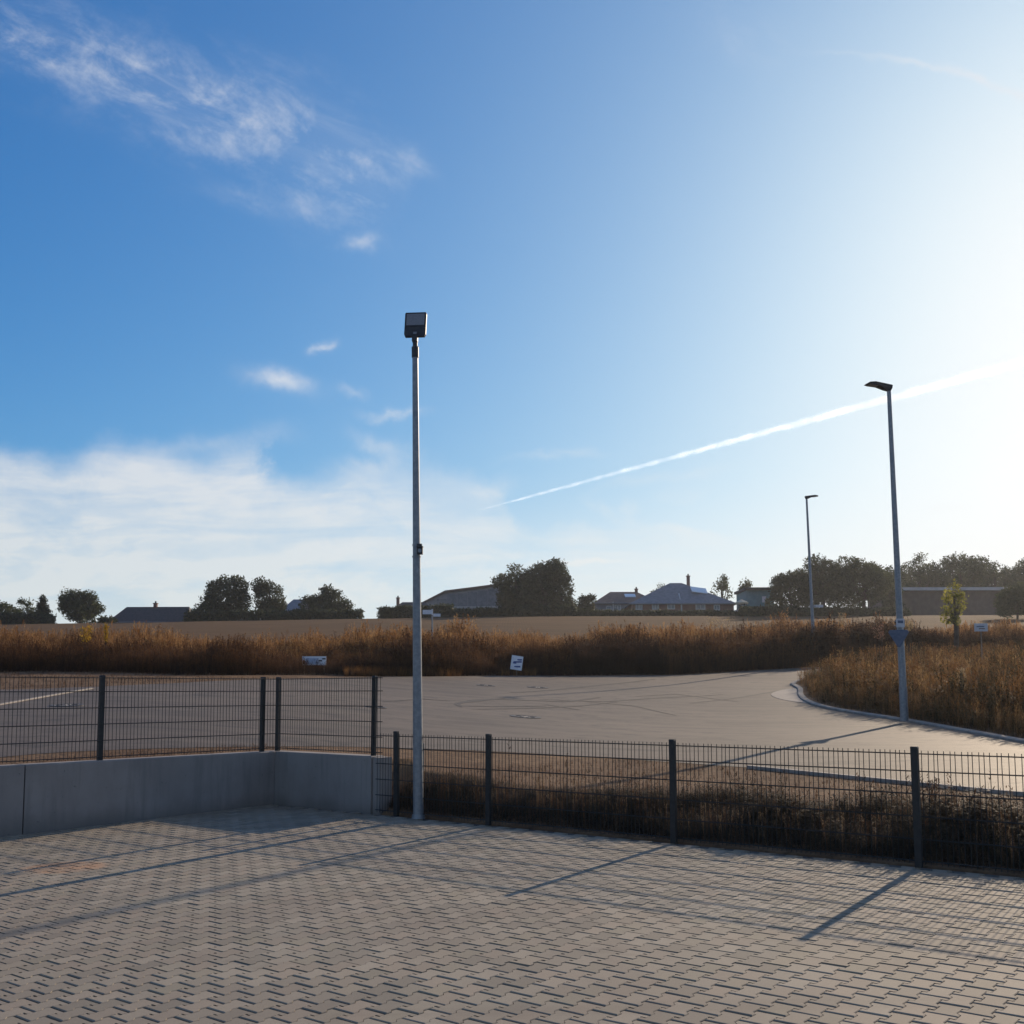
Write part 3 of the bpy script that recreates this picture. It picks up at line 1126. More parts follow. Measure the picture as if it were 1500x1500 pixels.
# ------------------------------------------------------------------ street lamps
def street_lamp(label, base, H, head_dir, lean, head_len=0.62):
    t = thing('street_lamp', label, 'lamp post', base, 0, 'street lamps along the road')
    top = Vector((lean, 0, H))
    pts = [top * k for k in (0, 0.25, 0.5, 0.75, 1.0)]
    link('pole', MB().tube(pts, [0.096, 0.085, 0.074, 0.062, 0.052], 16), M_GALV, t, smooth=0.7)
    link('base_sleeve', MB().tube([(0, 0, 0), (lean * 0.1, 0, H * 0.1)], [0.102, 0.099], 16), M_GALV, t, smooth=0.7)
    hd = bpy.data.objects.new
    # spoon-shaped head: deep at the pole, thin at its tip
    prof = [(-0.07, 0.0), (-0.075, 0.075), (0.16, 0.088), (0.40, 0.098), (0.54, 0.075), (head_len, 0.028), (0.50, 0.030), (0.30, 0.022), (0.12, -0.05), (0.03, -0.075), (-0.035, -0.075)]
    wid = [0.05, 0.05, 0.085, 0.12, 0.12, 0.06, 0.12, 0.115, 0.07, 0.045, 0.045]
    n = len(prof)
    mb = MB()
    mb.add([(x, -w, z) for (x, z), w in zip(prof, wid)] + [(x, w, z) for (x, z), w in zip(prof, wid)],
           [tuple(range(n)), tuple(reversed(range(n, 2 * n)))] + [((i + 1) % n, i, n + i, n + (i + 1) % n) for i in range(n)])
    h = link('lamp_head', mb, M_LAMPDARK, t, top)
    h.rotation_euler = (0, rad(-4), head_dir)
    h.scale = (1.05, 1.2, 1.08)
    link('lens', MB().box((0.42, 0, 0.020), (0.22, 0.17, 0.010), Matrix.Rotation(rad(-3), 3, 'Y')), M_LENS, h)
    return t


L1 = on_plane(1325, 1056, lift=0.09)
street_lamp('street lamp rising from the kerbed weed island, its head pointing left over the road', L1, 8.62, rad(186), -0.11)
l2y = 59.0
l2x = at(1193, 960, l2y).x
street_lamp('farther street lamp beyond the road bend, its head pointing right', Vector((l2x, l2y, plane_z(l2x, l2y))), 8.9, rad(8), -0.19)


def lamp_signs():
    # triangular sign seen from behind, small plate above it, on the near street lamp
    c = at(1318, 937, L1.y)
    t = thing('triangular_road_sign', 'back of a point-down triangular road sign on the nearer street lamp', 'sign', c, rad(-28))
    r, th = 0.245, 0.014
    tri = []
    for k in range(3):
        a = rad(90 + 120 * k + 180)
        for d in (-7, 7):
            tri.append((math.cos(a + rad(d)) * r * 1.12, math.sin(a + rad(d)) * r * 1.12))
    n = len(tri)
    mb = MB()
    mb.add([(x, -0.13, z + 0.08) for x, z in tri] + [(x, -0.13 - th, z + 0.08) for x, z in tri],
           [tuple(reversed(range(n))), tuple(range(n, 2 * n))] + [(i, (i + 1) % n, n + (i + 1) % n, n + i) for i in range(n)])
    link('sign_plate', mb, M_SIGNBACK, t)
    link('clamp', MB().box((0, -0.115, 0.15), (0.22, 0.03, 0.04)).box((0, -0.115, -0.02), (0.2, 0.03, 0.04)), M_GALV, t)
    c2 = at(1316.5, 913, L1.y)
    t2 = thing('notice_plate', 'small pale plate strapped to the street lamp just above the triangular sign', 'sign', c2)
    link('plate', MB().box((0, -0.12, 0), (0.21, 0.01, 0.22)), M_PLATE, t2)
    link('printed_field', MB().box((0.0, -0.1265, 0.03), (0.14, 0.004, 0.07)), M_SIGNBACK, t2)
    link('strap', MB().tube([(0, 0, -0.07), (0, 0, -0.05)], 0.112, 14).tube([(0, 0, 0.05), (0, 0, 0.07)], 0.112, 14), M_GALV, t2)
    c3 = at(1189, 888, l2y)
    t3 = thing('small_street_sign', 'small pale sign arm on the farther street lamp', 'sign', c3)
    link('sign_plate', MB().box((0.36, -0.03, 0), (0.48, 0.012, 0.13)), M_PLATE, t3)
    link('clamp', MB().tube([(0, 0, -0.07), (0, 0, 0.07)], 0.105, 12).box((0.13, -0.03, 0), (0.14, 0.02, 0.07)), M_GALV, t3)


lamp_signs()


# ------------------------------------------------------------------ kerbed island
KERB = [on_plane(*q) for q in ((1500, 1092), (1440, 1080), (1390, 1071), (1340, 1061), (1290, 1053), (1250, 1047), (1215, 1041), (1190, 1035), (1175, 1028), (1168, 1020), (1169, 1011))]
KERB = [(p.x, p.y) for p in KERB]
KERB_NOSE = KERB[-2]
k_dir = Vector((KERB[0][0] - KERB[2][0], KERB[0][1] - KERB[2][1])).normalized()
ext = []
d = Vector(k_dir)
p = Vector(KERB[0])
for i in range(16):                       # beyond the frame the kerb swings round to run beside the road
    d = (d + Vector((0.085, 0.035))).normalized()
    p = p + d * 1.0
    ext.append((p.x, p.y))
KERB = ext[::-1] + KERB + [(KERB[-1][0] + 0.4, KERB[-1][1] + 3), (KERB[-1][0] + 2.2, KERB[-1][1] + 7), (KERB[-1][0] + 5.2, KERB[-1][1] + 11), (KERB[-1][0] + 9.5, KERB[-1][1] + 14.5), (KERB[-1][0] + 16, KERB[-1][1] + 17), (KERB[-1][0] + 26, KERB[-1][1] + 19)]


def resample(p, step, smooth_n=3):
    p = np.array(p, float)
    dd = np.concatenate([[0], np.cumsum(np.hypot(*np.diff(p, axis=0).T))])
    n = max(2, int(dd[-1] / step) + 1)
    t = np.linspace(0, dd[-1], n)
    x, y = np.interp(t, dd, p[:, 0]), np.interp(t, dd, p[:, 1])
    for _ in range(smooth_n):
        x[1:-1] = (x[:-2] + 2 * x[1:-1] + x[2:]) / 4
        y[1:-1] = (y[:-2] + 2 * y[1:-1] + y[2:]) / 4
    return np.stack([x, y], 1)


KP = resample(KERB, 0.5)


def offset(path, dist):
    d_ = np.gradient(path, axis=0)
    d_ /= np.linalg.norm(d_, axis=1)[:, None]
    return path + np.stack([d_[:, 1], -d_[:, 0]], 1) * dist     # to the right of travel


def build_kerb():
    k = bpy.data.objects.new('kerb', None)
    COL.objects.link(k)
    k['kind'] = 'structure'
    k['label'] = 'pale concrete kerb around the weedy island'
    inner = offset(KP, 0.19)
    for i in range(len(KP) - 1):
        a, b, c, d_ = KP[i], KP[i + 1], inner[i + 1], inner[i]
        g = 0.006
        ab = (b - a) / np.linalg.norm(b - a)
        a, d_ = a + ab * g, d_ + ab * g
        mb = MB()
        zs = [plane_z(*q) for q in (a, b, c, d_)]
        h = 0.095 + random.uniform(-0.003, 0.003)
        q = [a, b, c, d_]
        if True:
            cham = 0.02
            m1 = a + (d_ - a) * 0.18, b + (c - b) * 0.18
            vs = [(p[0], p[1], z - 0.08) for p, z in zip(q, zs)] + [(p[0], p[1], z + (h - cham if n < 2 else h)) for n, (p, z) in enumerate(zip(q, zs))] + [(m1[0][0], m1[0][1], zs[0] + h), (m1[1][0], m1[1][1], zs[1] + h)]
            mb.add(vs, [(0, 1, 5, 4), (4, 5, 9, 8), (8, 9, 6, 7), (1, 2, 6, 9, 5), (2, 3, 7, 6), (3, 0, 4, 8, 7)])
        o = link('kerb_stone', mb, M_KERB, k)
    return k


build_kerb()

# the raised ground of the island and the flat concrete gutter round its nose
isl_rows = [offset(KP, 0.128 + d_) for d_ in (0.0, 0.6)]
far_in = [(max(x, 9) + 16, y + 6) for x, y in isl_rows[0]]


def build_island():
    inner = offset(KP, 0.188)
    mid = np.array([19.0, 36.0])
    v, f = [], []
    rows = [inner] + [inner + (mid - inner) * t for t in (0.06, 0.15, 0.3, 0.5, 0.75, 1.0)]
    for j, r in enumerate(rows):
        for x, y in r:
            v.append((x, y, plane_z(x, y) + 0.07 + (random.uniform(-0.02, 0.03) if j else 0)))
    n = len(inner)
    for j in range(len(rows) - 1):
        for i in range(n - 1):
            f.append((j * n + i, j * n + i + 1, (j + 1) * n + i + 1, (j + 1) * n + i)[::-1])
    me = bpy.data.meshes.new('island_soil')
    me.from_pydata(v, [], f)
    me.update()
    return link('island_soil', me, M_SOIL, kind='structure')


build_island()


def build_gutter():
    sel = [i for i in range(len(KP)) if KERB_NOSE[1] - 3.5 < KP[i][1] < KERB_NOSE[1] + 4 and KP[i][0] < KERB_NOSE[0] + 1.3]
    sel = sel[0], sel[-1]
    mid = (sel[0] + sel[1]) / 2
    g = bpy.data.objects.new('gutter', None)
    COL.objects.link(g)
    g['kind'] = 'structure'
    out0 = offset(KP, -0.012)
    for i in range(sel[0], sel[1]):
        def w(j):
            return 0.85 * max(0.0, math.sin(math.pi * (j - sel[0]) / (sel[1] - sel[0]))) ** 0.7 + 0.05
        a, b = out0[i], out0[i + 1]
        oa = offset(KP, -0.012 - w(i))[i]
        ob = offset(KP, -0.012 - w(i + 1))[i + 1]
        mb = MB()
        q = [a, b, ob, oa]
        mb.add([(p[0], p[1], plane_z(*p) + 0.045) for p in q] + [(p[0], p[1], plane_z(*p) - 0.03) for p in q],
               [(3, 2, 1, 0), (0, 1, 5, 4), (1, 2, 6, 5), (2, 3, 7, 6), (3, 0, 4, 7)])
        link('gutter_slab', mb, M_KERB, g)


build_gutter()


# pale edging strips: near side of the road on the right, far left side of the road
def road_edging(pts, w=0.07, h=0.05):
    k = bpy.data.objects.new('road_edging', None)
    COL.objects.link(k)
    k['kind'] = 'structure'
    p = resample(pts, 1.0, 0)
    for i in range(len(p) - 1):
        a, b = p[i], p[i + 1]
        d_ = (b - a) / np.linalg.norm(b - a)
        n = np.array([-d_[1], d_[0]]) * w / 2
        a = a + d_ * 0.006
        q = [a - n, b - n, b + n, a + n]
        mb = MB()
        mb.add([(x, y, plane_z(x, y) - 0.1) for x, y in q] + [(x, y, plane_z(x, y) + h) for x, y in q],
               [(4, 5, 6, 7), (0, 1, 5, 4), (1, 2, 6, 5), (2, 3, 7, 6), (3, 0, 4, 7)])
        link('edging_stone', mb, M_EDGE, k)


road_edging([(x - 0.05, y - 0.06) for x, y in ROAD_NEAR[5:]] + [(ROAD_NEAR[-1][0] + 4, ROAD_NEAR[-1][1] - 3.36)], 0.09)
e0, e1 = on_plane(-60, 1046), on_plane(135, 1011)
road_edging([(e0.x, e0.y), (e1.x, e1.y)], 0.09, 0.06)


# ------------------------------------------------------------------ manhole covers
def manhole(px, py, label, w_px=28):
    p = on_plane(px, py, lift=0.04)
    r = min(0.62, 0.5 * w_px * p.y / FPX)
    t = thing('manhole_cover', label, 'manhole cover', (p.x, p.y, plane_z(p.x, p.y) + 0.038), 0, 'manhole covers in the road')
    e = 0.4
    nrm = Vector((plane_z(p.x - e, p.y) - plane_z(p.x + e, p.y), plane_z(p.x, p.y - e) - plane_z(p.x, p.y + e), 2 * e)).normalized()
    t.rotation_euler = nrm.to_track_quat('Z', 'Y').to_euler()
    ring = MB()
    n = 28
    vs, fs = [], []
    for k in range(n):
        a = 2 * math.pi * k / n
        for rr, z in ((r * 1.06, -0.05), (r * 1.06, 0.010), (r * 0.78, 0.012), (r * 0.78, -0.02)):
            vs.append((math.cos(a) * rr, math.sin(a) * rr, z))
    for k in range(n):
        k2 = (k + 1) % n
        for j in range(3):
            fs.append((k * 4 + j, k2 * 4 + j, k2 * 4 + j + 1, k * 4 + j + 1))
    ring.add(vs, fs)
    link('frame', ring, M_IRON, t)
    link('cover', MB().tube([(0, 0, -0.03), (0, 0, 0.006)], r * 0.765, 28), M_COVER, t)
    sl = MB()
    for k in range(8):
        a = 2 * math.pi * k / 8
        sl.box((math.cos(a) * r * 0.5, math.sin(a) * r * 0.5, 0.009), (r * 0.34, 0.05, 0.008), Matrix.Rotation(a, 3, 'Z'))
    link('vent_bars', sl, M_IRON, t)


manhole(712, 1004, 'manhole cover in the road below the tilted placard, nearest the weeds of the centre pair', 27)
manhole(770, 1050, 'nearest manhole cover in the middle of the road, behind the low fence', 44)
manhole(788, 1007, 'manhole cover right of the one below the placard, near the far road edge', 30)
manhole(552, 1036, 'manhole cover seen at the right end of the wall-top fence', 30)
manhole(98, 1033, 'manhole cover seen through the wall-top fence at far left', 46)


# ------------------------------------------------------------------ small boards and signs in the weeds
def placard():
    d_ = on_plane(757, 990).y - 0.15
    c = at(757, 982, d_)
    z = plane_z(c.x, d_)
    t = thing('placard', 'small tilted white placard with blue printing stuck in front of the dark weeds', 'sign', (c.x, d_, z), rad(6))
    R = Matrix.Rotation(rad(9), 3, 'Y') @ Matrix.Rotation(rad(-8), 3, 'X')
    k = d_ / FPX
    b = link('board', MB().box((0, 0, 0), (17 * k, 0.014, 21 * k), R), M_WHITE, t, (0, 0, at(757, 971, d_).z - z))
    for zc, w, x in ((5.0, 6.5, 3.5), (1.5, 12, 1), (-0.5, 5, -3), (-5.5, 9, 1.5)):
        link('printed_line', MB().box(R @ Vector((x * k, -0.0095, zc * k)), (w * k, 0.004, 2.2 * k)), M_BLUE, b)
    link('stake', MB().box((0.0, 0.025, 0.2), (0.035, 0.025, 0.7)), M_WOOD, t)


placard()


def site_board():
    d_ = on_plane(460, 990.5).y + 1.5
    c = at(460, 980, d_)
    z = plane_z(c.x, d_)
    t = thing('site_board', 'long low white and pale blue board half hidden in the weeds, behind the wall-top fence', 'sign', (c.x, d_, z), rad(3))
    b = link('board', MB().box((0, 0, 0), (0.86, 0.02, 0.32)), M_WHITE, t, (0, 0, 0.47))
    link('printed_field', MB().box((-0.06, -0.0125, -0.01), (0.44, 0.004, 0.2)), M_SHEETBLUE, b)
    link('printed_line', MB().box((-0.37, -0.0125, -0.05), (0.07, 0.004, 0.14)), M_BLACKPRINT, b)
    link('printed_line', MB().box((0.22, -0.0125, 0.0), (0.13, 0.004, 0.05)), M_BLACKPRINT, b)
    link('printed_line', MB().box((0.35, -0.0125, 0.07), (0.12, 0.004, 0.05)), M_BLACKPRINT, b)
    for x in (-0.36, 0.36):
        link('post', MB().box((x, 0.03, 0.28), (0.04, 0.03, 0.62)), M_WOOD, t)


site_board()


def name_sign():
    d_ = on_plane(633, 990).y + 5.5
    b = at(633, 950, d_)
    z = plane_z(b.x, d_)
    t = thing('street_name_sign', 'thin signpost with two white street plates just right of the floodlight mast', 'sign', (b.x, d_, z))
    top = at(633, 892, d_).z - z
    link('post', MB().tube([(0, 0, -0.1), (0, 0, top)], 0.032, 10), M_GALV, t)
    link('sign_plate', MB().box((-0.20, -0.04, top - 0.14), (0.44, 0.012, 0.19)).box((0, -0.035, top - 0.14), (0.06, 0.02, 0.26)), M_WHITE, t)
    o = link('sign_plate', MB().box((0.20, 0, 0), (0.34, 0.012, 0.13)), M_WHITE, t, (0.02, -0.03, top - 0.27))
    o.rotation_euler = (0, 0, rad(25))


name_sign()


def right_board():
    d_ = 42.0
    c = at(1437, 919, d_)
    z = plane_z(c.x, d_) + 0.1
    t = thing('notice_board', 'small pale notice board rising out of the weeds near the right picture edge', 'sign', (c.x, d_, z), rad(-8))
    h = c.z - z
    b = link('board', MB().box((0, 0, 0), (0.48, 0.015, 0.30)), M_PLATE, t, (0, 0, h))
    link('printed_line', MB().box((-0.02, -0.0105, 0.03), (0.28, 0.004, 0.04)), M_SIGNBACK, b)
    link('printed_line', MB().box((0.03, -0.0105, -0.05), (0.22, 0.004, 0.03)), M_PINK, b)
    link('post', MB().box((0, 0.02, h / 2 - 0.1), (0.04, 0.03, h + 0.1)), M_WOOD, t)


right_board()


# ------------------------------------------------------------------ weeds
def tri_soup(tris):
    v = np.array([p for t_ in tris for p in t_], float)
    return v, np.arange(len(v)).reshape(-1, 3)


def blade(p0, p1, w, bend=0.0, n=2, yaw=0.0):
    """flat leaf from p0 to p1, tapering to its tip"""
    p0, p1 = Vector(p0), Vector(p1)
    side = Vector((math.cos(yaw), math.sin(yaw), 0))
    out = []
    pts = []
    for i in range(n + 1):
        t_ = i / n
        p = p0.lerp(p1, t_)
        p.z -= bend * t_ * t_
        pts.append((p, w * (1 - t_ * 0.85)))
    for i in range(n):
        (a, wa), (b, wb) = pts[i], pts[i + 1]
        out.append((a - side * wa / 2, a + side * wa / 2, b + side * wb / 2))
        if wb > 0.002:
            out.append((a - side * wa / 2, b + side * wb / 2, b - side * wb / 2))
    return out


def proto_grass(r):
    tr = []
    for k in range(3):
        a = r.uniform(0, 6.28)
        b = Vector((r.uniform(-0.05, 0.05), r.uniform(-0.05, 0.05), 0))
        h = r.uniform(0.75, 1.05)
        top = b + Vector((math.cos(a) * 0.10, math.sin(a) * 0.10, h))
        tr += blade(b, top, 0.012, 0, 2, a + 1.3)
        for j in range(7):                                   # plume
            z = h * r.uniform(0.80, 1.0)
            q = b.lerp(top, z / h)
            c = r.uniform(0, 6.28)
            tr += blade(q, q + Vector((math.cos(c) * 0.045, math.sin(c) * 0.045, r.uniform(0.02, 0.07))), 0.020, 0, 1, c + 1.57)
        for j in range(2):
            z = h * r.uniform(0.15, 0.6)
            q = b.lerp(top, z / h)
            c = r.uniform(0, 6.28)
            tr += blade(q, q + Vector((math.cos(c) * 0.16, math.sin(c) * 0.16, 0.14)), 0.014, 0.08, 2, c + 1.57)
    return tr


def proto_dock(r):
    tr = []
    a = r.uniform(0, 6.28)
    top = Vector((math.cos(a) * 0.06, math.sin(a) * 0.06, 1.0))
    tr += blade((0, 0, 0), top, 0.016, 0, 2, a) + blade((0, 0, 0), top, 0.016, 0, 2, a + 1.57)
    for j in range(3):
        z0 = r.uniform(0.45, 0.65)
        c = r.uniform(0, 6.28)
        q = top * z0
        e = q + Vector((math.cos(c) * 0.12, math.sin(c) * 0.12, r.uniform(0.2, 0.32)))
        tr += blade(q, e, 0.010, 0, 1, c + 1.57)
        for i in range(7):
            p_ = q.lerp(e, r.uniform(0.25, 1))
            c2 = r.uniform(0, 6.28)
            tr += blade(p_, p_ + Vector((math.cos(c2) * 0.03, math.sin(c2) * 0.03, 0.03)), 0.035, 0, 1, c2 + 1.57)
    for i in range(14):
        p_ = top * r.uniform(0.6, 1.0)
        c2 = r.uniform(0, 6.28)
        tr += blade(p_, p_ + Vector((math.cos(c2) * 0.035, math.sin(c2) * 0.035, 0.03)), 0.04, 0, 1, c2 + 1.57)
    return tr


def proto_leafy(r):
    tr = []
    for s in range(2):
        a = r.uniform(0, 6.28)
        b = Vector((r.uniform(-0.06, 0.06), r.uniform(-0.06, 0.06), 0))
        top = b + Vector((math.cos(a) * 0.15, math.sin(a) * 0.15, r.uniform(0.7, 1.0)))
        tr += blade(b, top, 0.012, 0, 1, a)
        for i in range(12):
            p_ = b.lerp(top, r.uniform(0.12, 1))
            c2 = r.uniform(0, 6.28)
            L = r.uniform(0.07, 0.15)
            tr += blade(p_, p_ + Vector((math.cos(c2) * L, math.sin(c2) * L, r.uniform(-0.02, 0.10))), 0.045, 0.03, 1, c2 + 1.57)
    return tr


def proto_tuft(r):
    tr = []
    for i in range(11):
        a = r.uniform(0, 6.28)
        b = Vector((r.uniform(-0.05, 0.05), r.uniform(-0.05, 0.05), 0))
        s = r.uniform(0.1, 0.5)
        tr += blade(b, b + Vector((math.cos(a) * s, math.sin(a) * s, r.uniform(0.5, 1.0))), 0.014, s * 0.35, 2, a + 1.57)
    return tr


def proto_litter(r):
    tr = []
    for i in range(9):
        a = r.uniform(0, 6.28)
        b = Vector((r.uniform(-0.4, 0.4), r.uniform(-0.4, 0.4), r.uniform(0, 0.2)))
        tr += blade(b, b + Vector((math.cos(a) * 0.5, math.sin(a) * 0.5, r.uniform(0.05, 0.5))), 0.10, 0.1, 1, a + 1.57)
    return tr


PR = random.Random(5)
PROTO = {k: [tri_soup(f(PR)) for _ in range(n)] for k, f, n in (('grass', proto_grass, 6), ('dock', proto_dock, 4), ('leafy', proto_leafy, 5), ('tuft', proto_tuft, 5), ('litter', proto_litter, 4))}


def scatter(name, groups, material, label, parent=None):
    """groups: (proto key, x, y, z, height, spread, colour lo, colour hi)"""
    VV, TT, RR, base = [], [], [], 0
    for key, x, y, z, h, spread, clo, chi in groups:
        pick = rng.integers(0, len(PROTO[key]), len(x))
        for k, (pv, pt) in enumerate(PROTO[key]):
            m = pick == k
            n = int(m.sum())
            if not n:
                continue
            a = rng.uniform(0, 6.283, n)[:, None]
            lx, ly = rng.normal(0, 0.10, (n, 1)), rng.normal(0, 0.10, (n, 1))
            hh = h[m][:, None]
            s = hh * spread
            X = (pv[:, 0] * np.cos(a) - pv[:, 1] * np.sin(a)) * s + pv[:, 2] * hh * lx
            Y = (pv[:, 0] * np.sin(a) + pv[:, 1] * np.cos(a)) * s + pv[:, 2] * hh * ly
            V = np.stack([x[m][:, None] + X, y[m][:, None] + Y, z[m][:, None] + pv[:, 2] * hh], 2).reshape(-1, 3)
            c0 = rng.uniform(clo, chi, (n, 1))
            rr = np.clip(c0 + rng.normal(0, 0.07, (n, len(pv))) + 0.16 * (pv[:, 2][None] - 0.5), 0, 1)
            VV.append(V)
            TT.append((pt[None] + (np.arange(n) * len(pv))[:, None, None]).reshape(-1, 3) + base)
            RR.append(rr.ravel())
            base += n * len(pv)
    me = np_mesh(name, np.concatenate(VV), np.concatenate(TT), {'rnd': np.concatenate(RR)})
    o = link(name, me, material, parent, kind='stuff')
    o['label'] = label
    return o


def far_weeds():
    groups = []
    n = 74000
    # denser towards the camera side of the strip
    x = rng.uniform(-27, 36, n)
    t_ = rng.random(n) ** 1.35
    y = poly_y(WEED_EDGE, x) + 0.15 + t_ * 13.0 + (vnoise(x, x * 0, 1.7, 9) - 0.4) * 0.7
    keep = (np.abs(x) < 0.5 * y + 2)
    x, y, t_ = x[keep], y[keep], t_[keep]
    z = slope_z(x, y)
    patch = vnoise(x, y * 0.6, 3.2, 1)
    fine = vnoise(x, y, 0.8, 2)
    hgt = (0.42 + 0.56 * patch + 0.36 * fine) * (0.66 + 0.38 * smooth(t_, 0.0, 0.12)) * rng.uniform(0.75, 1.15, len(x))
    clump = vnoise(x + 3, y * 0.8, 1.1, 12)
    hgt *= 0.72 + 0.55 * clump
    hgt *= np.interp(x, [-16, -8, -4, 6], [0.74, 0.82, 0.94, 1.0]) * np.interp(y, [34, 40, 58], [1.0, 1.2, 1.6])
    tint = (vnoise(x, y * 0.5, 4.5, 17) - 0.5) * 0.5
    kind = rng.random(len(x)) + (patch - 0.5) * 0.3
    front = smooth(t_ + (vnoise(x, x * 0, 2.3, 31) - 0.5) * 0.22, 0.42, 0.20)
    dark = np.where((x > -3) & (x < 6), 0.08, 0.0)
    for key, lo, hi, sp, c0, c1 in (('grass', -9, 0.50, 0.9, 0.15, 0.85), ('dock', 0.50, 0.64, 0.9, 0.02, 0.38), ('leafy', 0.64, 0.86, 0.9, 0.0, 0.45), ('tuft', 0.86, 9, 0.6, 0.2, 0.9)):
        m = (kind >= lo) & (kind < hi)
        hh = hgt * (0.72 if key == 'tuft' else 0.9 if key == 'leafy' else 1.0)
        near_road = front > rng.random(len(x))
        for mm, a0, a1 in ((m & near_road, c0 * 0.25, 0.05 + c1 * 0.28), (m & ~near_road, c0 + 0.12, min(1.0, c1 + 0.15))):  # rows by the road coloured darker: shade put into their colour
            warm = mm & (tint > 0)
            cool = mm & (tint <= 0)
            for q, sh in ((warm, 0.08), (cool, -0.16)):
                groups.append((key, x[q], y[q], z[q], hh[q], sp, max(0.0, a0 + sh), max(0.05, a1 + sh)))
    # low orange grass tufts in front of the dark wall of weeds
    x = rng.uniform(-6, 1.0, 2600)
    y = poly_y(WEED_EDGE, x) + rng.uniform(-0.1, 1.0, len(x))
    m = vnoise(x, y * 0, 1.5, 21) > rng.uniform(0.2, 0.8, len(x))
    x, y = x[m], y[m]
    groups.append(('tuft', x, y, slope_z(x, y), rng.uniform(0.2, 0.5, len(x)), 0.9, 0.40, 0.72))
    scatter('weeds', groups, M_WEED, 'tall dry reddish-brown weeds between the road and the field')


far_weeds()


def island_mask(x, y, inset):
    """inside the kerb line by at least inset (coarse even-odd test)"""
    ring = offset(KP, 0.13 + inset)
    px_, py_ = ring[:, 0], ring[:, 1]
    inside = np.zeros(len(x), bool)
    j = len(px_) - 1
    for i in range(len(px_)):
        c = ((py_[i] > y) != (py_[j] > y)) & (x < (px_[j] - px_[i]) * (y - py_[i]) / (py_[j] - py_[i] + 1e-12) + px_[i])
        inside ^= c
        j = i
    return inside


def island_weeds():
    n = 150000
    x = rng.uniform(7.5, 36, n)
    y = rng.uniform(10, 66, n)
    m = island_mask(x, y, 0.17) & (x < 0.5 * y + 2.5)
    x, y = x[m], y[m]
    m2 = rng.random(len(x)) < np.clip(30.0 / np.maximum(y, 17), 0, 1) ** 1.5
    x, y = x[m2][:42000], y[m2][:42000]
    z = slope_z(x, y) + 0.03
    deep = island_mask(x, y, 1.1)
    patch = vnoise(x, y, 2.6, 4)
    fine = vnoise(x, y, 0.7, 6)
    hgt = (0.58 + 0.60 * patch + 0.42 * fine) * np.where(deep, 1.0, 0.62) * rng.uniform(0.7, 1.15, len(x))
    kind = rng.random(len(x)) + (patch - 0.5) * 0.35
    tint = vnoise(x, y, 2.2, 33) * 0.6 + vnoise(x, y, 0.9, 35) * 0.4 - 0.5
    groups = []
    for key, lo, hi, sp, c0, c1 in (('grass', -9, 0.42, 0.9, 0.15, 0.9), ('dock', 0.42, 0.50, 0.9, 0.02, 0.35), ('leafy', 0.50, 0.82, 0.95, 0.0, 0.5), ('tuft', 0.82, 9, 0.7, 0.2, 0.9)):
        k0 = (kind >= lo) & (kind < hi)
        for k, sh in ((k0 & (tint > 0.08), 0.10), (k0 & (np.abs(tint) <= 0.08), -0.05), (k0 & (tint < -0.08), -0.22)):
            groups.append((key, x[k], y[k], z[k], hgt[k] * (0.7 if key == 'tuft' else 0.9 if key == 'leafy' else 1), sp, max(0.0, c0 + sh), max(0.06, c1 + sh)))
    scatter('weeds', groups, M_WEEDG, 'tall half-dried weeds filling the kerbed island on the right')


island_weeds()


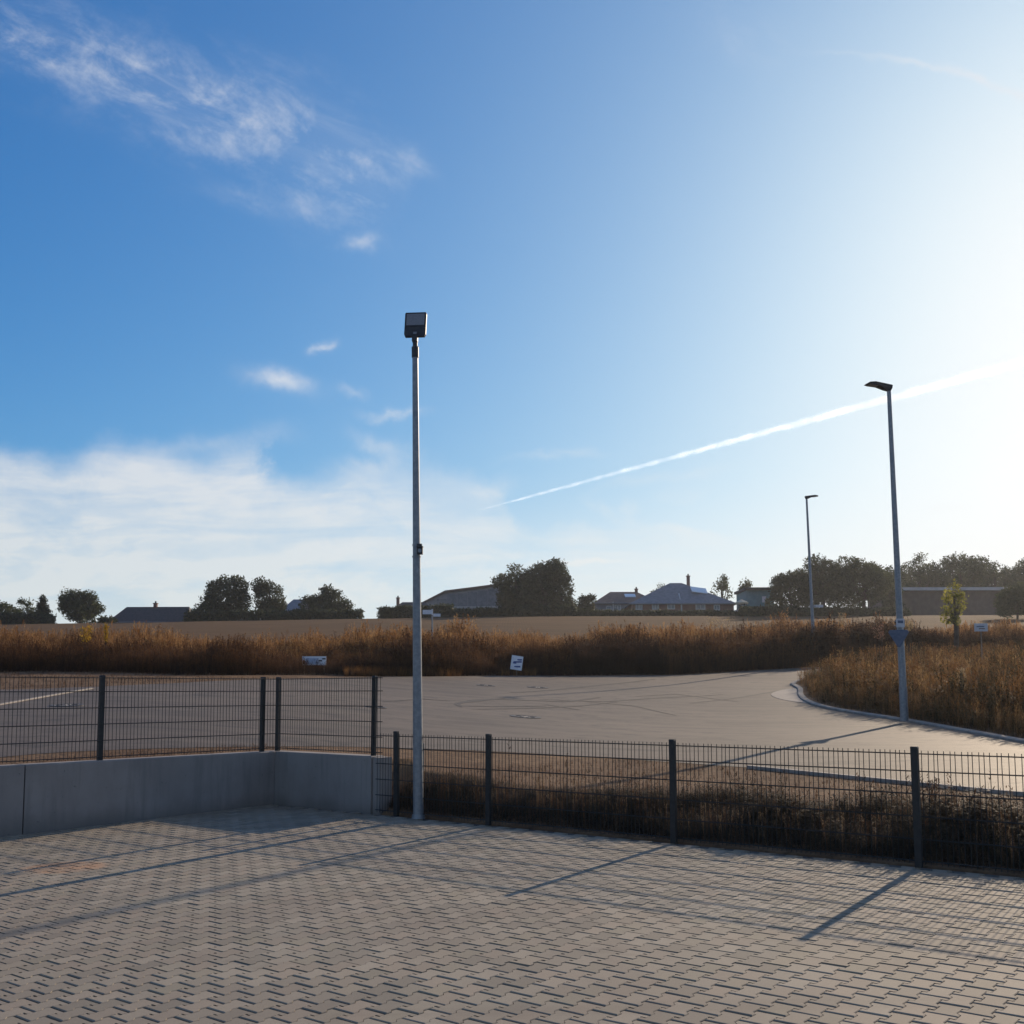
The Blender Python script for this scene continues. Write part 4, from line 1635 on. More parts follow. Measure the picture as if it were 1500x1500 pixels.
def bank_weeds():
    n = 30000
    u = rng.uniform(U_END + 0.1, 9.5, n)
    deep = np.interp(u, [-7, -5, -3], [0.8, 1.2, 2.1])
    v = 0.22 + rng.random(n) ** 1.1 * deep
    x = P0.x + AU.x * u + AV.x * v
    y = P0.y + AU.y * u + AV.y * v
    z = ground_z(x, y)
    patch = vnoise(u, v, 0.9, 8)
    hgt = (0.14 + 0.32 * patch) * rng.uniform(0.5, 1.3, n) * np.interp(u, [-7, -4.5, -2.5], [0.42, 0.55, 1.0])
    hgt = np.minimum(hgt, 0.09 + (v - 0.2) * 0.40)
    hgt *= np.interp(v / deep, [0, 0.72, 0.95, 1.2], [1.0, 1.15, 0.5, 0.3])
    kind = rng.random(n)
    groups = []
    for key, lo, hi, sp, c0, c1 in (('grass', -1, 0.12, 1.0, 0.1, 0.85), ('leafy', 0.12, 0.55, 1.3, 0.0, 0.28), ('tuft', 0.55, 0.82, 1.0, 0.0, 0.5), ('litter', 0.82, 2, 1.0, 0.0, 0.35)):
        k = (kind >= lo) & (kind < hi)
        groups.append((key, x[k], y[k], z[k], hgt[k] * (1.15 if key == 'grass' else 0.6 if key == 'litter' else 1), sp, c0, c1))
    # taller dry stalks standing against the dark bank
    for uc, vc, k, h in ((-4.45, 0.55, 26, 0.42), (-5.5, 0.42, 18, 0.34), (-2.0, 0.4, 18, 0.32), (-6.3, 0.42, 14, 0.36), (-3.4, 0.45, 10, 0.34), (1.3, 0.4, 10, 0.3)):
        uu, vv = rng.normal(uc, 0.28, k), rng.normal(vc, 0.12, k)
        vv = np.maximum(vv, 0.3)
        xx, yy = P0.x + AU.x * uu + AV.x * vv, P0.y + AU.y * uu + AV.y * vv
        groups.append(('grass', xx, yy, ground_z(xx, yy), h * rng.uniform(0.6, 1.2, k), 0.8, 0.6, 1.0))
    for _ in range(34):
        uc, vc, k = rng.uniform(U_END + 0.3, 7), rng.uniform(0.3, 0.6), int(rng.integers(3, 10))
        uu, vv = rng.normal(uc, 0.15, k), np.maximum(rng.normal(vc, 0.08, k), 0.25)
        xx, yy = P0.x + AU.x * uu + AV.x * vv, P0.y + AU.y * uu + AV.y * vv
        groups.append(('grass', xx, yy, ground_z(xx, yy), 0.36 * rng.uniform(0.5, 1.2, k), 0.8, 0.65, 1.0))
    # sparse dry growth on the sunlit strip and beside the far-left road edge
    u = rng.uniform(U_END + 0.1, 9.5, 4200)
    v = rng.uniform(1.0, 6.2, 4200)
    x, y = P0.x + AU.x * u + AV.x * v, P0.y + AU.y * u + AV.y * v
    near_y = np.interp(x, [p[0] for p in ROAD_NEAR], [p[1] for p in ROAD_NEAR])
    m = y < near_y - 0.1
    x, y = x[m], y[m]
    groups.append(('tuft', x, y, ground_z(x, y), rng.uniform(0.03, 0.13, len(x)), 1.2, 0.4, 0.9))
    u = rng.uniform(U_WALL - 1.1, U_WALL - 0.3, 1300)
    v = rng.uniform(-8, 0.9, 1300)
    x, y = P0.x + AU.x * u + AV.x * v, P0.y + AU.y * u + AV.y * v
    groups.append(('tuft', x, y, ground_z(x, y), rng.uniform(0.02, 0.08, len(x)), 1.4, 0.4, 0.9))
    x = rng.uniform(-24, -7.0, 3600)
    y = rng.uniform(27.5, 36, 3600)
    m = (y > poly_y(FAR_EDGE, x) + 0.3) & (y < poly_y(WEED_EDGE, x) + 0.3)
    x, y = x[m], y[m]
    groups.append(('tuft', x, y, slope_z(x, y), rng.uniform(0.04, 0.16, len(x)), 1.3, 0.3, 0.9))
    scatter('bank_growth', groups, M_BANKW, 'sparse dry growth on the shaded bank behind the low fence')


bank_weeds()


# thin stalks poking above the low fence
def tall_stalk(px, d_, h, label):
    b = at(px, 1100, d_)
    z = gz(b.x, d_)
    t = thing('dry_stalk', label, 'plant', (b.x, d_, z), random.uniform(0, 6), 'thin dry stalks above the low fence')
    r = random.Random(int(px))
    top = Vector((r.uniform(-0.06, 0.06), r.uniform(-0.06, 0.06), h))
    link('stem', MB().tube([(0, 0, -0.02), top * 0.5, top], [0.005, 0.004, 0.002], 5), M_BARK, t)
    tr = []
    for i in range(26):
        p_ = top * r.uniform(0.35, 1.0)
        c = r.uniform(0, 6.28)
        L = r.uniform(0.03, 0.08)
        tr += blade(p_, p_ + Vector((math.cos(c) * L, math.sin(c) * L, L * 0.6)), 0.014, 0.01, 1, c + 1.57)
    v, f = tri_soup(tr)
    link('leaves', np_mesh('leaves', v, f, {'rnd': np.random.default_rng(int(px)).random(len(v))}), M_BANKW, t)


tall_stalk(747, 14.0, 0.72, 'thin dry stalk behind the low fence, nearer the floodlight mast')
tall_stalk(829, 13.3, 0.72, 'thin dry stalk behind the low fence, farther from the floodlight mast')


def plume_plant(name, px, py_top, d_, w, h, material, label, category='plant', group=None, n=260, zlift=0.0):
    c = at(px, py_top, d_)
    zb = plane_z(c.x, d_) + zlift
    H = max(c.z - zb, h)
    t = thing(name, label, category, (c.x, d_, zb), 0, group)
    r = random.Random(int(px * 7))
    st, tr = MB(), []
    for i in range(7):
        a = r.uniform(0, 6.28)
        top = Vector((math.cos(a) * w * r.uniform(0.1, 0.5), math.sin(a) * w * 0.4, H * r.uniform(0.86, 1.0)))
        st.tube([(0, 0, 0), top * 0.6, top], [0.008, 0.006, 0.003], 4)
        for k in range(n // 7):
            s = 1 - (h / H) * r.random() ** 1.3
            p_ = top * s + Vector((r.gauss(0, w * 0.10), r.gauss(0, w * 0.10), 0))
            cc = r.uniform(0, 6.28)
            L = r.uniform(0.03, 0.09)
            tr += blade(p_, p_ + Vector((math.cos(cc) * L, math.sin(cc) * L, L * r.uniform(0.2, 1.2))), 0.035, 0, 1, cc + 1.57)
    link('stems', st, M_BARK, t)
    v, f = tri_soup(tr)
    link('plume', np_mesh('plume', v, f, {'rnd': np.random.default_rng(int(px)).random(len(v))}), material, t, kind='stuff')


plume_plant('goldenrod', 127, 914, 37.0, 0.42, 0.50, M_GOLD, 'yellow goldenrod clump in front of the round tree at left, the broader of the two')
plume_plant('goldenrod', 157, 912, 37.0, 0.22, 0.55, M_GOLD, 'narrow yellow goldenrod clump just below the left corner of the dark hipped roof')
plume_plant('pampas_grass', 1232, 897, 66.0, 0.45, 0.9, M_STRAW, 'pale straw plumes rising above the weeds between the two street lamps')
plume_plant('pampas_grass', 1332, 902, 44.0, 0.35, 0.30, M_STRAW, 'pale yellow plumes rising just right of the nearer street lamp')
plume_plant('pampas_grass', 1052, 898, 64.0, 1.7, 0.6, M_STRAW, 'wide straw-coloured grass clump below the pyramid-roofed house', n=420)
plume_plant('flowering_weed', 1288, 913, 42.0, 0.42, 0.45, M_PINK, 'reddish flowering weed just left of the nearer street lamp', n=150)
plume_plant('pampas_grass', 1408, 976, 29.0, 0.32, 0.55, M_STRAW, 'straw-coloured plume deep in the island weeds, right of the nearer street lamp', zlift=0.08)


# ------------------------------------------------------------------ trees
def tree(name, label, px, top_py, d_, width_px, material, seed, lobes=9, leaves=2600, leaf=0.34, conifer=False, squash=0.55,
         skirt=True, group=None, gap=0.0, trunk_h=None, base_z=None):
    r = np.random.default_rng(seed)
    c = at(px, top_py, d_)
    zb = gz(c.x, d_) if base_z is None else base_z
    H = c.z - zb
    W = width_px * d_ / FPX / 2
    t = thing(name, label, 'tree', (c.x, d_, zb), 0, group)
    tb = MB()
    th = H * (0.3 if trunk_h is None else trunk_h)
    tr_ = max(0.08, H * 0.028)
    tb.tube([(0, 0, -0.3), (0.02 * H, 0, th), (0.0, 0, H * 0.8)], [tr_ * 1.25, tr_, tr_ * 0.3], 8)
    V, T = [], []
    if conifer:
        N = leaves
        s = r.random(N) ** 0.6
        zc = H * (1 - s * 0.95)
        rad_ = W * s * np.sqrt(r.uniform(0.2, 1, N)) * (0.85 + 0.3 * ((zc * 1.6) % 1))
        a = r.uniform(0, 6.283, N)
        P = np.stack([np.cos(a) * rad_, np.sin(a) * rad_, zc], 1)
    else:
        cs = []
        zlo = th * (0.35 if skirt else 0.9)
        for i in range(lobes):
            f = i / max(1, lobes - 1)
            if i == 0:
                cs.append((0, 0, (H + zlo) / 2, W * 0.72, (H - zlo) / 2 * 0.88))
                continue
            a = i * 2.4 + r.uniform(-0.4, 0.4)
            hz = zlo + (H - zlo) * r.uniform(0.12, 0.86)
            prof = math.sqrt(max(0.12, 1 - ((hz - zlo) / (H - zlo) * 1.8 - 0.62) ** 2 / 1.6))
            q = W * prof * r.uniform(0.45, 0.72)
            s = W * r.uniform(0.26, 0.42)
            cs.append((math.cos(a) * q, math.sin(a) * q * 0.8, hz, s, s * r.uniform(0.7, 1.0)))
            tb.tube([(0.01 * H, 0, th * 0.95), (math.cos(a) * q * 0.5, math.sin(a) * q * 0.4, (th + hz) / 2), (math.cos(a) * q, math.sin(a) * q * 0.8, hz)],
                    [tr_ * 0.5, tr_ * 0.3, tr_ * 0.12], 5)
        ws = np.array([q[3] ** 2 for q in cs])
        ws[0] *= 1.3
        pick = r.choice(len(cs), leaves, p=ws / ws.sum())
        C = np.array(cs)[pick]
        dirs = r.normal(size=(leaves, 3))
        dirs /= np.linalg.norm(dirs, axis=1)[:, None]
        rr = r.uniform(0.35, 1.06, leaves) ** 0.5
        # clumps: leaves bunch along favoured directions, leaving holes between
        clump = r.normal(size=(46, 3))
        clump /= np.linalg.norm(clump, axis=1)[:, None]
        near = clump[np.argmax(dirs @ clump.T, axis=1)]
        dirs = dirs * 0.62 + near * 0.38
        P = C[:, :3] + dirs * rr[:, None] * np.stack([C[:, 3], C[:, 3], C[:, 4]], 1)
        P = P[P[:, 2] > zlo * 0.6]
        P[:, 2] = np.minimum(P[:, 2], H * 1.0)
        if gap:
            hole = vnoise(P[:, 0] + 31, P[:, 2] + 7, W * 0.16, seed) < gap
            P = P[~(hole & (P[:, 2] > H * 0.35))]
    N = len(P)
    a1, a2 = r.normal(size=(N, 3)), r.normal(size=(N, 3))
    a1 /= np.linalg.norm(a1, axis=1)[:, None]
    a2 -= a1 * (a1 * a2).sum(1)[:, None]
    a2 /= np.linalg.norm(a2, axis=1)[:, None]
    L = leaf * r.uniform(0.5, 1.3, N)[:, None]
    # each spray: three small leaves, not one card
    vs, ts = [], []
    for k in range(3):
        o = P + (r.normal(size=(N, 3)) * leaf * 0.45)
        b1 = a1 * math.cos(k * 2.1) + a2 * math.sin(k * 2.1)
        b2 = np.cross(b1, np.cross(a1, a2)) + r.normal(size=(N, 3)) * 0.3
        vs += [o - b2 * L * 0.26, o + b1 * L * 0.8, o + b2 * L * 0.26]
    V = np.stack(vs, 1).reshape(-1, 3)
    T = np.arange(len(V)).reshape(-1, 3)
    rn = np.repeat(np.clip(r.random(N) * 0.8 + 0.2 * vnoise(P[:, 0], P[:, 2], W * 0.4 + 0.1, seed + 3), 0, 1), 9)
    link('trunk', tb, M_BARK, t)
    link('crown', np_mesh('crown', V, T, {'rnd': rn}), material, t)
    return t


G_L, G_R = 'trees at the left end of the field edge', 'trees at the right end of the field edge'
tree('bush_tree', 'low ragged tree at the far left picture edge', 8, 884, 156, 62, M_LEAF2, 1, 7, 1500, 0.36, gap=0.3)
tree('bush_tree', 'thin airy tree left of the small pointed conifer', 41, 875, 160, 34, M_LEAF2, 2, 6, 700, 0.36, gap=0.4)
tree('conifer', 'small pointed conifer at left', 63, 873, 157, 34, M_LEAF, 3, leaves=1300, conifer=True, leaf=0.40)
tree('round_tree', 'round bushy tree between the conifer and the dark hipped roof', 118, 864, 158, 76, M_LEAF2, 4, 12, 3600, 0.36)
tree('broad_tree', 'broad gappy tree, tallest right of the dark hipped roof', 334, 838, 160, 84, M_LEAF, 5, 14, 3600, 0.40, gap=0.16)
tree('bush_tree', 'low spreading tree filling the left foot of the broad gappy tree', 302, 880, 158, 56, M_LEAF, 6, 8, 1700, 0.38)
tree('round_tree', 'dense dark tree touching the broad gappy tree on its right', 395, 848, 162, 62, M_LEAF, 7, 11, 3000, 0.38)
tree('bush_tree', 'low dark tree left of the mast, over the bluish roof', 486, 860, 160, 62, M_LEAF, 8, 10, 2800, 0.38)
tree('bush_tree', 'small low bush-tree reaching left from the low dark tree', 452, 869, 162, 40, M_LEAF, 9, 6, 1000, 0.36)
tree('broad_tree', 'big dense dark tree in the middle of the field edge', 797, 817, 158, 92, M_LEAF, 10, 15, 5200, 0.40)
tree('broad_tree', 'right shoulder of the big dark middle tree, lower than its top', 820, 836, 157, 56, M_LEAF, 27, 10, 2600, 0.40)
tree('broad_tree', 'left half of the big dark middle tree, with a ragged side branch', 755, 823, 160, 78, M_LEAF, 11, 12, 3800, 0.40)
tree('bush_tree', 'small bush between the big middle tree and the house with the skylight', 857, 870, 164, 36, M_LEAF, 12, 6, 1000, 0.36)
tree('round_tree', 'tree crown showing behind the left slope of the pyramid roof', 970, 849, 200, 40, M_LEAF, 13, 7, 1100, 0.42)
tree('pine_tree', 'open airy pine right of the pyramid roof chimney', 1056, 838, 178, 44, M_LEAF2, 14, 8, 1000, 0.42, gap=0.42, skirt=False)
tree('pine_tree', 'narrow thin tree left of the teal shed', 1090, 841, 176, 22, M_LEAF2, 15, 6, 600, 0.42, gap=0.3)
tree('broad_tree', 'ragged left end of the big thicket right of the teal shed', 1156, 834, 150, 78, M_LEAF, 16, 10, 2800, 0.36, gap=0.16)
tree('broad_tree', 'big dark thicket tree directly behind the farther street lamp', 1203, 816, 150, 104, M_LEAF, 17, 16, 6200, 0.38)
tree('broad_tree', 'greener rounded tree between the two street lamps', 1262, 818, 152, 100, M_LEAF2, 18, 15, 5600, 0.38)
tree('bush_tree', 'small tree just left of the nearer street lamp', 1303, 824, 160, 44, M_LEAF, 19, 8, 1800, 0.36, gap=0.1)
tree('broad_tree', 'gappy tree just right of the nearer street lamp, behind the long shed', 1345, 805, 182, 100, M_LEAF2, 20, 16, 5200, 0.42, gap=0.16)
tree('broad_tree', 'tall tree behind the young staked tree', 1405, 803, 184, 104, M_LEAF2, 21, 16, 5600, 0.42, gap=0.12)
tree('broad_tree', 'tree behind the right half of the long shed', 1455, 816, 186, 92, M_LEAF2, 22, 14, 4400, 0.42, gap=0.10)
tree('broad_tree', 'last tree at the right picture edge, behind', 1503, 816, 188, 92, M_LEAF2, 23, 13, 4400, 0.42)
tree('bush_tree', 'big bush in front of the shed at the right picture edge', 1488, 856, 128, 74, M_LEAFY if False else M_LEAF2, 24, 9, 2600, 0.32)


def young_tree():
    d_ = 60.0
    t = tree('young_tree', 'young staked tree with a small yellow-green crown in front of the long shed', 1396, 848, d_, 42, M_LEAFY, 31, 9, 330, 0.17, skirt=False, trunk_h=0.48)
    link('stake', MB().tube([(0.14, 0.02, 0), (0.14, 0.02, 2.2)], 0.04, 8), M_WOOD, t)
    link('tree_tie', MB().box((0.08, 0.02, 2.05), (0.2, 0.06, 0.06)), M_FENCE, t)


young_tree()


def hedge(px0, px1, top0, top1, d_, label, material=M_LEAF, depth=1.6, n=2600, leaf=0.30, seed=1):
    r = np.random.default_rng(seed)
    a, b = at(px0, top0, d_), at(px1, top1, d_)
    L = b.x - a.x
    zb = gz((a.x + b.x) / 2, d_)
    t = thing('hedge', label, 'hedge', (a.x, d_, zb))
    x = r.uniform(0, L, n)
    top = a.z - zb + (b.z - a.z) * x / L - 0.25 * (1 - vnoise(x, x * 0, 0.9, seed))
    z = top * r.uniform(0.02, 1.0, n) ** 0.8
    y = r.uniform(-depth / 2, depth / 2, n)
    P = np.stack([x, y, z], 1)
    vs = []
    for k in range(3):
        o = P + r.normal(size=(n, 3)) * leaf * 0.4
        vs += [o, o + r.normal(size=(n, 3)) * leaf * 0.55, o + r.normal(size=(n, 3)) * leaf * 0.55]
    V = np.stack(vs, 1).reshape(-1, 3)
    me = np_mesh('foliage', V, np.arange(len(V)).reshape(-1, 3), {'rnd': np.repeat(r.random(n), 9)})
    link('foliage', me, material, t)
    mb = MB()
    for k in range(max(2, int(L / 2))):
        xx = (k + 0.5) * L / max(2, int(L / 2))
        mb.tube([(xx, 0, -0.2), (xx, 0, 0.8)], 0.06, 5)
    link('stems', mb, M_BARK, t)


hedge(-30, 78, 898, 900, 153, 'dark hedge under the trees at the far left', seed=41, n=3000)
hedge(146, 168, 904, 906, 154, 'short dark hedge left of the dark hipped roof', seed=42, n=500)
hedge(272, 530, 896, 893, 154, 'long dark hedge under the trees left of the floodlight mast', seed=43, n=6000)
hedge(556, 662, 890, 886, 153, 'dark clipped hedge in front of the low roof behind the mast', seed=44, n=3000)
hedge(660, 842, 893, 886, 153, 'low hedge below the big sloping roof and the big middle tree', seed=45, n=5000)
hedge(838, 1100, 894, 896, 153, 'low hedge along the front of the pyramid-roofed house', seed=46, n=5500)
hedge(1296, 1520, 838, 842, 192, 'belt of shrubs behind the long shed, under the right-hand trees', material=M_LEAF2, seed=48, n=9000, leaf=0.42, depth=4)
hedge(1085, 1330, 888, 892, 146, 'dark undergrowth hedge below the thicket', seed=47, n=6500)


# ------------------------------------------------------------------ houses
def roof_mesh(w, dp, h, inset, over=0.4, th=0.18):
    """hipped (inset > 0) or gabled roof, eaves at z = 0, ridge along x"""
    x, y = w / 2 + over, dp / 2 + over
    rx = max(w / 2 - inset, 0.05) if inset > 0 else x
    drop = -h * over / (dp / 2)
    v = [(-x, -y, drop), (x, -y, drop), (x, y, drop), (-x, y, drop), (-rx, 0, h), (rx, 0, h)]
    v += [(a, b, c - th) for a, b, c in v[:4]] + [(-rx, 0, h - th), (rx, 0, h - th)]
    f = [(0, 1, 5, 4), (1, 2, 5), (2, 3, 4, 5), (3, 0, 4), (7, 6, 10, 11), (8, 7, 11), (9, 8, 11, 10), (6, 9, 10),
         (0, 6, 7, 1), (1, 7, 8, 2), (2, 8, 9, 3), (3, 9, 6, 0)]
    return MB().add(v, f)


def window(parent, x, z, w, h, y, material=None):
    fr = MB()
    t = 0.10
    for c, s in (((0, 0, h / 2), (w + t, 0.1, t)), ((0, 0, -h / 2), (w + t, 0.14, t)), ((-w / 2, 0, 0), (t, 0.1, h - t)), ((w / 2, 0, 0), (t, 0.1, h - t)), ((0, 0, 0), (0.06, 0.08, h - t))):
        fr.box(c, s)
    f = link('window', fr, M_FRAME, parent, (x, y - 0.04, z))
    link('pane', MB().box((0, 0.03, 0), (w - t * 0.4, 0.03, h - t * 0.4)), material or M_PANE, f)


def chimney(parent, x, y, z, w, h, m=M_WALLRED):
    c = link('chimney', MB().box((0, 0, h / 2 - 0.4), (w, w, h + 0.8)).box((0, 0, h), (w + 0.14, w + 0.14, 0.12)), m, parent, (x, y, z))
    link('chimney_pot', MB().tube([(0, 0, h + 0.06), (0, 0, h + 0.34)], [w * 0.28, w * 0.22], 8), M_ROOFDARK, c)


def house(name, label, cx, d_, w_px, eave_py, ridge_py, depth, inset_px, roof_m, wall_m, wins=(), chims=(), rz=0.0, gutter=True, over=0.4, category='house'):
    k = d_ / FPX
    c = at(cx, eave_py, d_)
    w = w_px * k
    zb = gz(c.x, d_) - 0.3
    wh = c.z - zb
    dy = depth / 2
    rise = at(cx, ridge_py, d_ + dy).z - c.z
    t = thing(name, label, category, (c.x, d_ + dy, zb), rz)
    link('wall', MB().box((0, 0, wh / 2), (w, depth, wh)), wall_m, t)
    rf = link('roof', roof_mesh(w, depth, rise, inset_px * k, over), roof_m, t, (0, 0, wh))
    if inset_px == 0:
        mb = MB()
        for s in (-1, 1):
            mb.add([(s * w / 2, -dy, wh), (s * w / 2, dy, wh), (s * w / 2, 0, wh + rise - 0.2), (s * (w / 2 - 0.25), -dy, wh), (s * (w / 2 - 0.25), dy, wh), (s * (w / 2 - 0.25), 0, wh + rise - 0.2)],
                   [(0, 1, 2), (5, 4, 3), (0, 2, 5, 3), (1, 4, 5, 2)])
        link('gable', mb, wall_m, t)
    for (px, py, ww, hh) in wins:
        p = at(px, py, d_)
        window(t, p.x - c.x, p.z - zb, ww * k, hh * k, -dy)
    for (px, py_top, ww) in chims:
        p = at(px, py_top, d_ + dy)
        h = p.z - (zb + wh + rise)
        chimney(t, p.x - c.x, 0.0, wh + rise, max(0.45, ww * k), max(h, 0.4))
    if gutter:
        link('gutter', MB().tube([(-w / 2 - over, -dy - over - 0.06, wh - rise * over / dy - 0.05), (w / 2 + over, -dy - over - 0.06, wh - rise * over / dy - 0.05)], 0.08, 6), M_GALV, t)
    return t, wh, rise, zb, c


house('house', 'house with a long dark half-hipped roof at left of the broad tree', 218, 160, 112, 909, 889, 8, 9, M_ROOFDARK, M_WALLDARK, chims=[(228, 884, 5)])
house('house', 'low bluish-roofed house peeping between two dark trees left of the mast', 446, 170, 62, 893, 878, 9, 6, M_ROOFBLUE, M_WALLGREY, wins=[(450, 891.5, 14, 3.5)])
house('house', 'gabled house with a small pointed chimney, left of the mast, behind a hedge', 602, 165, 78, 900, 882, 9, 22, M_ROOFDARK, M_WALLGREY, chims=[(583, 876, 4)])


def barn():
    """long building whose big pale roof slope runs up behind the middle tree"""
    d_ = 176
    k = d_ / FPX
    a = at(700, 900, d_)
    zb = gz(a.x, d_) - 0.4
    t = thing('barn', 'big barn with a long pale blue-grey roof slope left of the middle tree', 'barn', (a.x, d_, zb))
    pts = [(613, 888), (652, 868), (700, 862), (752, 855), (800, 858), (800, 900), (613, 900)]
    P = [at(x, y, d_) for x, y in pts]
    n = len(P)
    mb = MB()
    mb.add([(p.x - a.x, 0, p.z - zb) for p in P] + [(p.x - a.x, 14, p.z - zb) for p in P],
           [tuple(reversed(range(n))), tuple(range(n, 2 * n))] + [(i, (i + 1) % n, n + (i + 1) % n, n + i) for i in range(n)])
    link('wall', mb, M_WALLGREY, t)
    rf = MB()
    for i in range(4):
        p, q = P[i], P[i + 1]
        for s in (0.0,):
            vs = [(p.x - a.x, -0.5, p.z - zb + 0.02), (q.x - a.x, -0.5, q.z - zb + 0.02), (q.x - a.x, 14.5, q.z - zb + 0.02), (p.x - a.x, 14.5, p.z - zb + 0.02)]
            vs += [(x, y, z + 0.28) for x, y, z in vs]
            rf.add(vs, [(3, 2, 1, 0), (4, 5, 6, 7), (0, 1, 5, 4), (1, 2, 6, 5), (2, 3, 7, 6), (3, 0, 4, 7)])
    link('roof', rf, M_ROOFRED, t)
    for i, (x, y) in enumerate(((640, 893), (668, 893), (700, 893), (722, 893))):
        p = at(x, y, d_)
        f = link('window', MB().box((0, -0.06, 0), (1.5, 0.12, 0.75)), M_FRAME, t, (p.x - a.x, 0, p.z - zb))
        link('pane', MB().box((0, -0.13, 0), (1.3, 0.04, 0.55)), M_PANE, f)
    for i in range(9):                       # pale sheets of the cladding, each proud of the wall
        x0 = 640 + i * 15
        p, q = at(x0, 884, d_), at(x0 + 14.4, 884, d_)
        ytop = np.interp(x0, [613, 652, 700, 752, 800], [888, 868, 862, 855, 858]) + 3.2
        ztop = at(x0, ytop, d_).z - zb
        z0 = at(x0, 888, d_).z - zb
        link('cladding_panel', MB().box(((p.x + q.x) / 2 - a.x, -0.04, (ztop + z0) / 2), (q.x - p.x, 0.06, ztop - z0)), M_ROOFBLUE, t)
    link('cornice', MB().box((at(720, 872, d_).x - a.x, -0.10, at(720, 889.2, d_).z - zb), (16, 0.12, 0.2)), M_ROOFLIGHT, t)


barn()

t, wh, rise, zb, c0 = house('house', 'brown-roofed house with a bright skylight left of the pyramid roof', 918, 172, 92, 882, 867, 10, 26, M_ROOFRED, M_WALLGREY,
                            wins=[(905, 890, 8, 7), (936, 889, 8, 7), (892, 891, 6, 6)], chims=[(932, 863, 3)])
k = 172 / FPX
sk = link('skylight', MB().box((0, 0, 0), (16 * k, 1.5, 0.12), Matrix.Rotation(math.atan2(rise, 5.0), 3, 'X')), M_SKYLIGHT, t, ((926 - 918) * k, -2.0, wh + rise * 0.62))
link('downpipe', MB().tube([(-20 * k, -5.1, 0), (-20 * k, -5.1, wh)], 0.1, 8), M_FRAME, t)

t, wh, rise, zb, c0 = house('house', 'large house with a wide slate pyramid roof, tall chimney and white downpipe', 1000, 162, 150, 882, 854, 13, 66, M_ROOFBLUE, M_WALLRED,
                            wins=[(936, 889, 9, 8), (960, 888.5, 9, 8), (983, 888, 10, 8), (1026, 888.5, 13, 8), (1050, 890, 8, 7)], chims=[(1008, 844, 4)])
k = 162 / FPX
link('skylight', MB().box((0, 0, 0), (24 * k, 1.9, 0.12), Matrix.Rotation(math.atan2(rise, 6.5), 3, 'X') @ Matrix.Rotation(rad(8), 3, 'Y')), M_SKYLIGHT, t, ((1030 - 1000) * k, -3.0, wh + rise * 0.60))
link('downpipe', MB().tube([(-2 * k, -6.6, 0), (-2 * k, -6.6, wh - 0.3), (-2 * k, -4.2, wh + rise * 0.42)], 0.11, 8), M_FRAME, t)


def flat_building(name, label, px0, px1, top_py, d_, depth, wall_m, roof_m, wins=(), boards=0, fascia=0.35, category='shed'):
    k = d_ / FPX
    a, b = at(px0, top_py, d_), at(px1, top_py, d_)
    cx = (a.x + b.x) / 2
    zb = gz(cx, d_) - 0.4
    h = a.z - zb
    w = b.x - a.x
    t = thing(name, label, category, (cx, d_ + depth / 2, zb))
    link('wall', MB().box((0, 0, (h - fascia) / 2), (w, depth, h - fascia)), wall_m, t)
    link('roof', MB().box((0, -0.25, h - fascia / 2), (w + 0.6, depth + 0.9, fascia)), roof_m, t)
    for i in range(boards):
        x = -w / 2 + (i + 0.5) * w / boards
        link('board', MB().box((x, -depth / 2 - 0.03, (h - fascia) / 2), (w / boards * 0.965, 0.05, h - fascia - 0.05)), wall_m, t)
    for (px, py, ww, hh) in wins:
        p = at(px, py, d_)
        window(t, p.x - cx, p.z - zb, ww * k, hh * k, -depth / 2 - 0.04, M_SKYLIGHT)
    return t


flat_building('shed', 'teal flat-roofed shed with one bright window right of the houses', 1093, 1133, 861, 158, 7, M_WALLTEAL, M_ROOFDARK, wins=[(1119, 878, 5, 8)], boards=5)
flat_building('shed', 'long low brown shed with a pale roof edge at right', 1308, 1470, 861, 165, 12, M_WALLDARK, M_ROOFLIGHT, boards=18, fascia=0.45)
flat_building('annex', 'low pale wing in front of the teal shed', 1085, 1122, 892, 152, 3, M_WALLGREY, M_ROOFLIGHT, boards=0, fascia=0.25)


def parasol():
    d_ = 150
    c = at(1086, 878, d_)
    zb = gz(c.x, d_)
    h = c.z - zb
    t = thing('parasol', 'closed-looking cream parasol between the pyramid-roofed house and the teal shed', 'parasol', (c.x, d_, zb))
    link('pole', MB().tube([(0, 0, 0), (0, 0, h)], 0.04, 8), M_WOOD, t)
    link('canopy', MB().tube([(0, 0, h - 0.65), (0, 0, h - 0.45), (0, 0, h)], [0.85, 0.95, 0.08], 8), M_TARP, t)
    t['label'] = 'cream parasol between the pyramid-roofed house and the teal shed'


parasol()


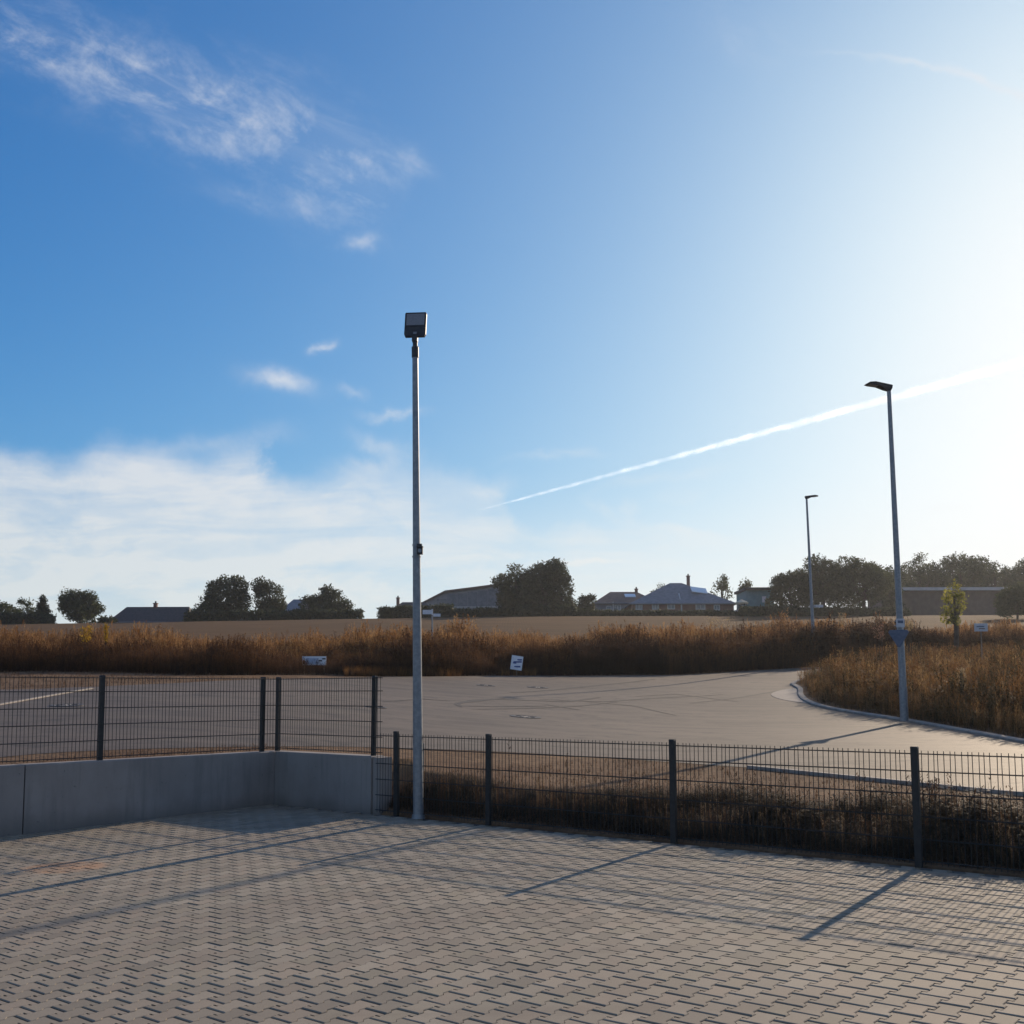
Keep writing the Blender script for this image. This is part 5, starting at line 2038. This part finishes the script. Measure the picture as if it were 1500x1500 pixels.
# ------------------------------------------------------------------ contrail
def contrail():
    m, t, b, g = new_mat('contrail_vapour')
    n = t.nodes
    lw = n.new('ShaderNodeLayerWeight')
    lw.inputs['Blend'].default_value = 0.5
    edge = g.m('SUBTRACT', 1.0, lw.outputs['Facing'])
    p = posco(t)
    mp = n.new('ShaderNodeMapping')
    mp.inputs['Scale'].default_value = (0.006, 0.006, 0.012)
    t.links.new(p, mp.inputs['Vector'])
    nz = g.ramp(g.noise(mp.outputs[0], 1.0, 5, 0.6), 0.3, 0.7, 0.2, 1.05)
    a = g.m('MULTIPLY', g.m('MULTIPLY', g.m('POWER', edge, 1.9), nz), 0.38, clamp=True)
    tr, df, tl = n.new('ShaderNodeBsdfTransparent'), n.new('ShaderNodeBsdfDiffuse'), n.new('ShaderNodeBsdfTranslucent')
    df.inputs['Color'].default_value = (0.95, 0.95, 0.95, 1)
    tl.inputs['Color'].default_value = (0.95, 0.95, 0.95, 1)
    ad = n.new('ShaderNodeAddShader')
    t.links.new(df.outputs[0], ad.inputs[0])
    t.links.new(tl.outputs[0], ad.inputs[1])
    mx = n.new('ShaderNodeMixShader')
    t.links.new(a, mx.inputs[0])
    t.links.new(tr.outputs[0], mx.inputs[1])
    t.links.new(ad.outputs[0], mx.inputs[2])
    t.links.new(mx.outputs[0], n['Material Output'].inputs['Surface'])
    alt = 1800.0
    A, B = on_z(704, 747, alt), on_z(1500, 530, alt)
    pts, rr = [], []
    N = 150
    for i in range(N + 1):
        s = i / N * 1.5 - 0.0
        p_ = A + (B - A) * s
        w = np.interp(s, [0, 0.15, 0.6, 1.0, 1.5], [1.6, 4.6, 10.5, 17, 27])
        r_ = w / 2 / FPX * p_.y
        jit = 1 + 0.10 * math.sin(i * 2.1) + random.uniform(-0.12, 0.12)
        pts.append(p_ + Vector((0, 0, random.uniform(-0.12, 0.12) * r_)))
        rr.append(r_ * jit)
    o = link('contrail', MB().tube(pts, rr, 14, caps=False), m, smooth=3.2)
    o['label'] = 'long white contrail rising across the sky to the right'
    o['category'] = 'contrail'


contrail()


# ------------------------------------------------------------------ air
def haze(density):
    mb = MB().box((20, 190, 22), (560, 520, 60))
    m = bpy.data.materials.new('haze')
    m.use_nodes = True
    t = m.node_tree
    t.nodes.remove(t.nodes['Principled BSDF'])
    v = t.nodes.new('ShaderNodeVolumePrincipled')
    v.inputs['Color'].default_value = (0.86, 0.90, 0.97, 1)
    v.inputs['Density'].default_value = density
    v.inputs['Anisotropy'].default_value = 0.5
    t.links.new(v.outputs[0], t.nodes['Material Output'].inputs['Volume'])
    o = link('haze', mb, m, kind='stuff')
    o['label'] = 'thin sunlit haze over the fields'


haze(0.00023)
